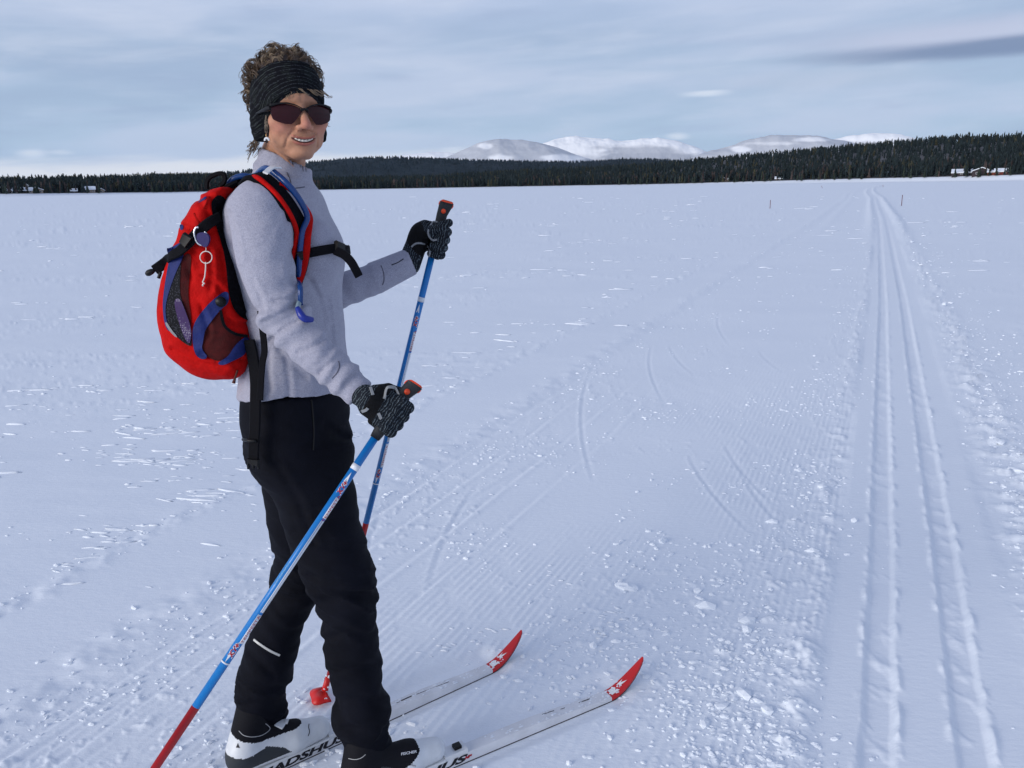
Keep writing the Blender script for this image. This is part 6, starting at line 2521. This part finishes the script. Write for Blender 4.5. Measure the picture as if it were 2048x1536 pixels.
# compression strap running back from the shoulder to a free end behind the pack
def strap_pts(px, lift, fallback):
    out, nn = [], []
    for (x, y) in px:
        h = cast(BVH_PACK, x, y)
        if h is not None:
            nrm = h[1] if h[1] @ h[3] < 0 else -h[1]
            out.append(h[0] + nrm * lift); nn.append(nrm)
        else:
            out.append(P(x, y, fallback)); nn.append(-h[3] if h else -ray(x, y) / np.linalg.norm(ray(x, y)))
    return np.array(out), np.array(nn)


q, nn = strap_pts(zz((520, 350), (460, 400), (400, 465), (345, 530), (290, 590), (230, 632), (185, 655)), 0.009, 1.58)
end3 = np.array([q[-1] + np.array([-.014, -.002, -.010]), q[-1] + np.array([-.026, -.004, -.018])])
q = np.concatenate([q, end3]); nn = np.concatenate([nn, nn[-1:], nn[-1:]])
ribbon("compression_strap", q, nn, 0.021, 0.005, M_WEB, pack, 50)
q2, n2_ = strap_pts(zz((330, 500), (358, 545)), 0.014, 1.58)
ribbon("strap_buckle", q2 + np.array([0, 0, .004]), n2_, 0.027, 0.010, M_BLACK, pack, 8)
ce = q[-1]
tube("cord_toggle", np.array([ce, ce + np.array([-.010, 0, -.004]), ce + np.array([-.018, 0, -.008])]), np.array([.003, .006, .0065, .004]), M_BLACK, pack, 10, 8)
tube("cord_toggle", np.array([ce + np.array([.012, 0, -.004]), ce + np.array([.006, 0, -.016])]), 0.0035, M_BLACK, pack, 6, 8)
# haul loop on top
q = np.array([P(x, y, 1.63) for x, y in zz((455, 165), (458, 115), (478, 85), (520, 62), (560, 58), (580, 85), (572, 120), (545, 140))])
ribbon("haul_loop", q, np.tile(np.array([-.3, -1, .2]), (8, 1)), 0.009, 0.006, M_WEB, pack, 40)
q, nn = on_body(BVH_PACK, zz((660, 1395), (640, 1425)), 0.004)
tube("zip_pull", np.array([q[0], q[0] + np.array([-.006, 0, -.014]), q[0] + np.array([-.011, 0, -.027])]), np.array([.002, .002, .004]), material("brown_cord", (0.07, 0.02, 0.015), 0.7, 0.2), pack, 10, 6)

# shoulder strap on the near side, laid over chest and shoulder
def strap_path(px, ys, lift=0.0):
    return np.array([P(x, y, Y) for (x, y), Y in zip(px, ys)])


def torso_pts(px, lift):
    out, nn = [], []
    for x, y in px:
        h = cast(BVH_TORSO, x, y)
        if h is None:
            loc, nrm, i, dd = BVH_TORSO.find_nearest(Vector(P(x, y, 1.64)))
            nrm = np.array(nrm)
            out.append(P(x, y, float(loc[1]) - 0.0) + nrm * 0.0); nn.append(nrm)
        else:
            nrm = h[1] if h[1] @ h[3] < 0 else -h[1]
            out.append(h[0] + nrm * lift); nn.append(nrm)
    return np.array(out), np.array(nn)


CENTER = zz((545, 200), (625, 140), (720, 110), (800, 115), (870, 155), (945, 235), (1010, 325), (1062, 420), (1090, 520), (1088, 600), (1068, 690), (1040, 770), (1030, 820))
q, nn = torso_pts(CENTER, 0.010)
# the first points sit on the pack's shoulder, a little off the body
ribbon("shoulder_strap", q, nn, (0.046, 0.040), 0.011, M_PAD, pack, 60)
INNER = zz((488, 215), (540, 180), (620, 150), (720, 126), (800, 135), (860, 175), (925, 245), (985, 335), (1028, 440), (1043, 540), (1035, 610), (1012, 690))
q, nn = torso_pts(INNER, 0.017)
tube("strap_edge", q, np.array([.0052, .0050, .0050, .0048]), M_RED, pack, 60, 8)
OUTER = zz((930, 165), (1000, 210), (1070, 290), (1125, 385), (1148, 500), (1142, 600), (1115, 695), (1065, 790), (1032, 835))
q, nn = torso_pts(OUTER, 0.016)
ribbon("strap_edge", q, nn, (0.012, 0.015), 0.007, M_RED, pack, 50)
HOSE = zz((600, 135), (640, 95), (700, 76), (780, 78), (865, 108), (945, 170), (1015, 255), (1068, 355), (1092, 470), (1093, 590), (1082, 700))
q, nn = torso_pts(HOSE, 0.024)
q3, n3_ = on_body(BVH_SWEATER, zz((1074, 780), (1068, 850), (1066, 950)), 0.010, 0.15)
q = np.concatenate([q, q3])
tube("drinking_hose", q, np.array([.0062, .0066, .0066, .0058, .0055, .0050]), M_HOSE, pack, 70, 10)
q, nn = on_body(BVH_SWEATER, zz((1067, 935), (1075, 965), (1085, 1010)), 0.010, 0.15)
tube("hose_joint", q, 0.0050, material("clear_grey_joint", (0.22, 0.30, 0.34), 0.3, 0.5), pack, 8, 10)
q, nn = on_body(BVH_SWEATER, zz((1085, 1005), (1110, 1040), (1150, 1075)), 0.012, 0.15)
tube("bite_valve", q, np.array([.0045, .0075, .0070, .0050]), M_VALVE, pack, 14, 12)
q, nn = torso_pts(zz((848, 152), (885, 130), (922, 122)), 0.033)
ribbon("hose_clip", q, nn, 0.011, 0.004, M_WHITE, pack, 12)
q, nn = torso_pts(zz((1080, 606), (1105, 606), (1128, 606)), 0.028)
ribbon("strap_slider", q, nn, 0.018, 0.008, M_BLACK, pack, 8)
q, nn = torso_pts(zz((500, 190), (540, 160), (580, 140)), 0.022)
ribbon("olive_label", q, nn, 0.012, 0.003, material("olive_label_cloth", (0.10, 0.075, 0.012), 0.8, 0.2), pack, 10)
# far shoulder strap just showing beyond the collar
q = np.array([P(x, y, Y) for (x, y, Y) in ((612, 372, 1.795), (624, 397, 1.800), (634, 412, 1.80), (645, 434, 1.795), (655, 458, 1.79))])
ribbon("shoulder_strap", q, np.tile(np.array([.75, .2, .55]), (5, 1)), 0.030, 0.010, M_RED, pack, 24)
# chest strap round the front
q, nn = torso_pts(zz((1100, 606), (1160, 600), (1230, 585), (1300, 572), (1345, 570)), 0.008)
q = np.concatenate([q, [P(698, 500, 1.66), P(697, 498, 1.74)]]); nn = np.concatenate([nn, [np.array([.9, -.4, .1]), np.array([1., 0, 0])]])
ribbon("chest_strap", q, nn, 0.019, 0.004, M_WEB, pack, 40)
q, nn = torso_pts(zz((1305, 560), (1350, 580)), 0.012)
ribbon("chest_buckle", q, nn, 0.027, 0.010, M_BLACK, pack, 8)
q = np.array([P(x, y, Y) for (x, y), Y in zip(zz((1335, 585), (1395, 615), (1440, 660), (1470, 710), (1495, 760)), (1.575, 1.565, 1.56, 1.56, 1.565))])
ribbon("chest_strap_tail", q, np.tile(np.array([.25, -.9, .35]), (5, 1)), (0.019, 0.017), 0.004, M_WEB, pack, 30)
# hip belt straps hanging at the side
q = np.array([P(x, y, Y) for x, y, Y in ((521, 622, 1.525), (525, 660, 1.525), (529, 700, 1.525), (525, 725, 1.525), (522, 760, 1.522), (520, 800, 1.52))])
ribbon("hip_strap", q, np.tile(np.array([-.1, -1, .1]), (6, 1)), 0.014, 0.004, M_WEB, pack, 30)
q = np.array([P(x, y, Y) for x, y, Y in ((498, 680, 1.56), (506, 715, 1.56), (511, 760, 1.55), (511, 800, 1.535), (510, 850, 1.525), (508, 890, 1.520), (507, 920, 1.520))])
ribbon("hip_strap", q, np.tile(np.array([-.15, -1, .1]), (7, 1)), (0.026, 0.024), 0.006, M_WEB, pack, 40)
by = 1.517
ribbon("hip_buckle", np.array([P(507, 918, by), P(507, 925, by), P(506.5, 928, by)]), np.tile(np.array([-.1, -1, .1]), (3, 1)), 0.027, 0.011, M_BLACK, pack, 6)
for x in (496, 506, 516.5):
    tube("buckle_prong", np.array([P(x, 927, by), P(x + .6, 934, by), P(x, 938, by)]), np.array([.0028, .0032, .002]), M_BLACK, pack, 6, 8)
tube("strap_keeper", np.array([P(486, 879, by + .02), P(496, 881, by), P(512, 882, by - .002)]), 0.0035, M_BLACK, pack, 8, 6)

# ------------------------------------------------------------------ carabiner with blue tag and a wire ring
h = cast(BVH_PACK, 405, 475)
cy = float(h[0][1]) - 0.016
carab = empty("carabiner", tuple(P(402, 470, cy)))
tag(carab, "silver carabiner with blue fob and wire ring hanging from the red backpack", "carabiner")
q = np.array([P(x, y, cy) for x, y in zz((400, 425), (380, 430), (370, 465), (385, 520), (415, 546), (440, 535))])
tube("hook", q, 0.0022, M_SILVER, carab, 40, 8)
q = np.array([P(x, y, cy) for x, y in zz((440, 455), (455, 470), (462, 485))])
tube("gate", q, 0.0018, M_SILVER, carab, 10, 8)
pl = np.array(zz((385, 475), (405, 460), (450, 462), (473, 490), (470, 530), (455, 562), (430, 560), (400, 530), (385, 505)))
pl = rounded(pl, 2)
fr = np.array([P(x, y, cy - .004) for x, y in pl]); bk = fr + np.array([0, .007, 0])
n_ = len(pl)
mesh_obj("fob", np.concatenate([fr, bk]), [tuple(range(n_)), tuple(range(2 * n_ - 1, n_ - 1, -1))] + [(i, (i + 1) % n_, n_ + (i + 1) % n_, n_ + i)[::-1] for i in range(n_)],
         material("indigo_plastic", (0.02, 0.014, 0.10), 0.45, 0.4), carab, smooth=False)
a = np.linspace(0, 2 * np.pi, 40)
rc = np.array(zz((451, 630))[0])
M_WIRE = material("pale_wire", (0.72, 0.64, 0.58), 0.45, 0.4)
tube("wire_ring", np.array([P(rc[0] + 12 * math.cos(t), rc[1] + 12 * math.sin(t), cy) for t in a]), 0.0011, M_WIRE, carab, 60, 6)
tube("wire", np.array([P(x, y, cy) for x, y in zz((450, 562), (450, 590))]), 0.0007, M_WIRE, carab, 4, 6)
tube("wire", np.array([P(x, y, cy) for x, y in zz((447, 662), (448, 700), (442, 760), (432, 790), (428, 800), (440, 808), (428, 815), (430, 825), (424, 822))]), 0.0013, M_WIRE, carab, 40, 6)

# ------------------------------------------------------------------ thin air between here and the fells
def build_haze():
    v, f = box_v(-18500, 18500, -18500, 18500, -6.5, 820)
    o = mesh_obj("haze", v, f, None, smooth=False)
    m = bpy.data.materials.new("haze_air")
    m.use_nodes = True
    t = NT(m.node_tree)
    t.n.clear()
    out = t.node('ShaderNodeOutputMaterial')
    vol = t.node('ShaderNodeVolumePrincipled')
    vol.inputs['Color'].default_value = (0.50, 0.72, 1.0, 1)
    vol.inputs['Density'].default_value = 1.5e-5
    t.l.new(vol.outputs[0], out.inputs['Volume'])
    o.data.materials.append(m)
    tag(o, "thin pale haze over the lake and hills", None, None, 'stuff')


build_haze()
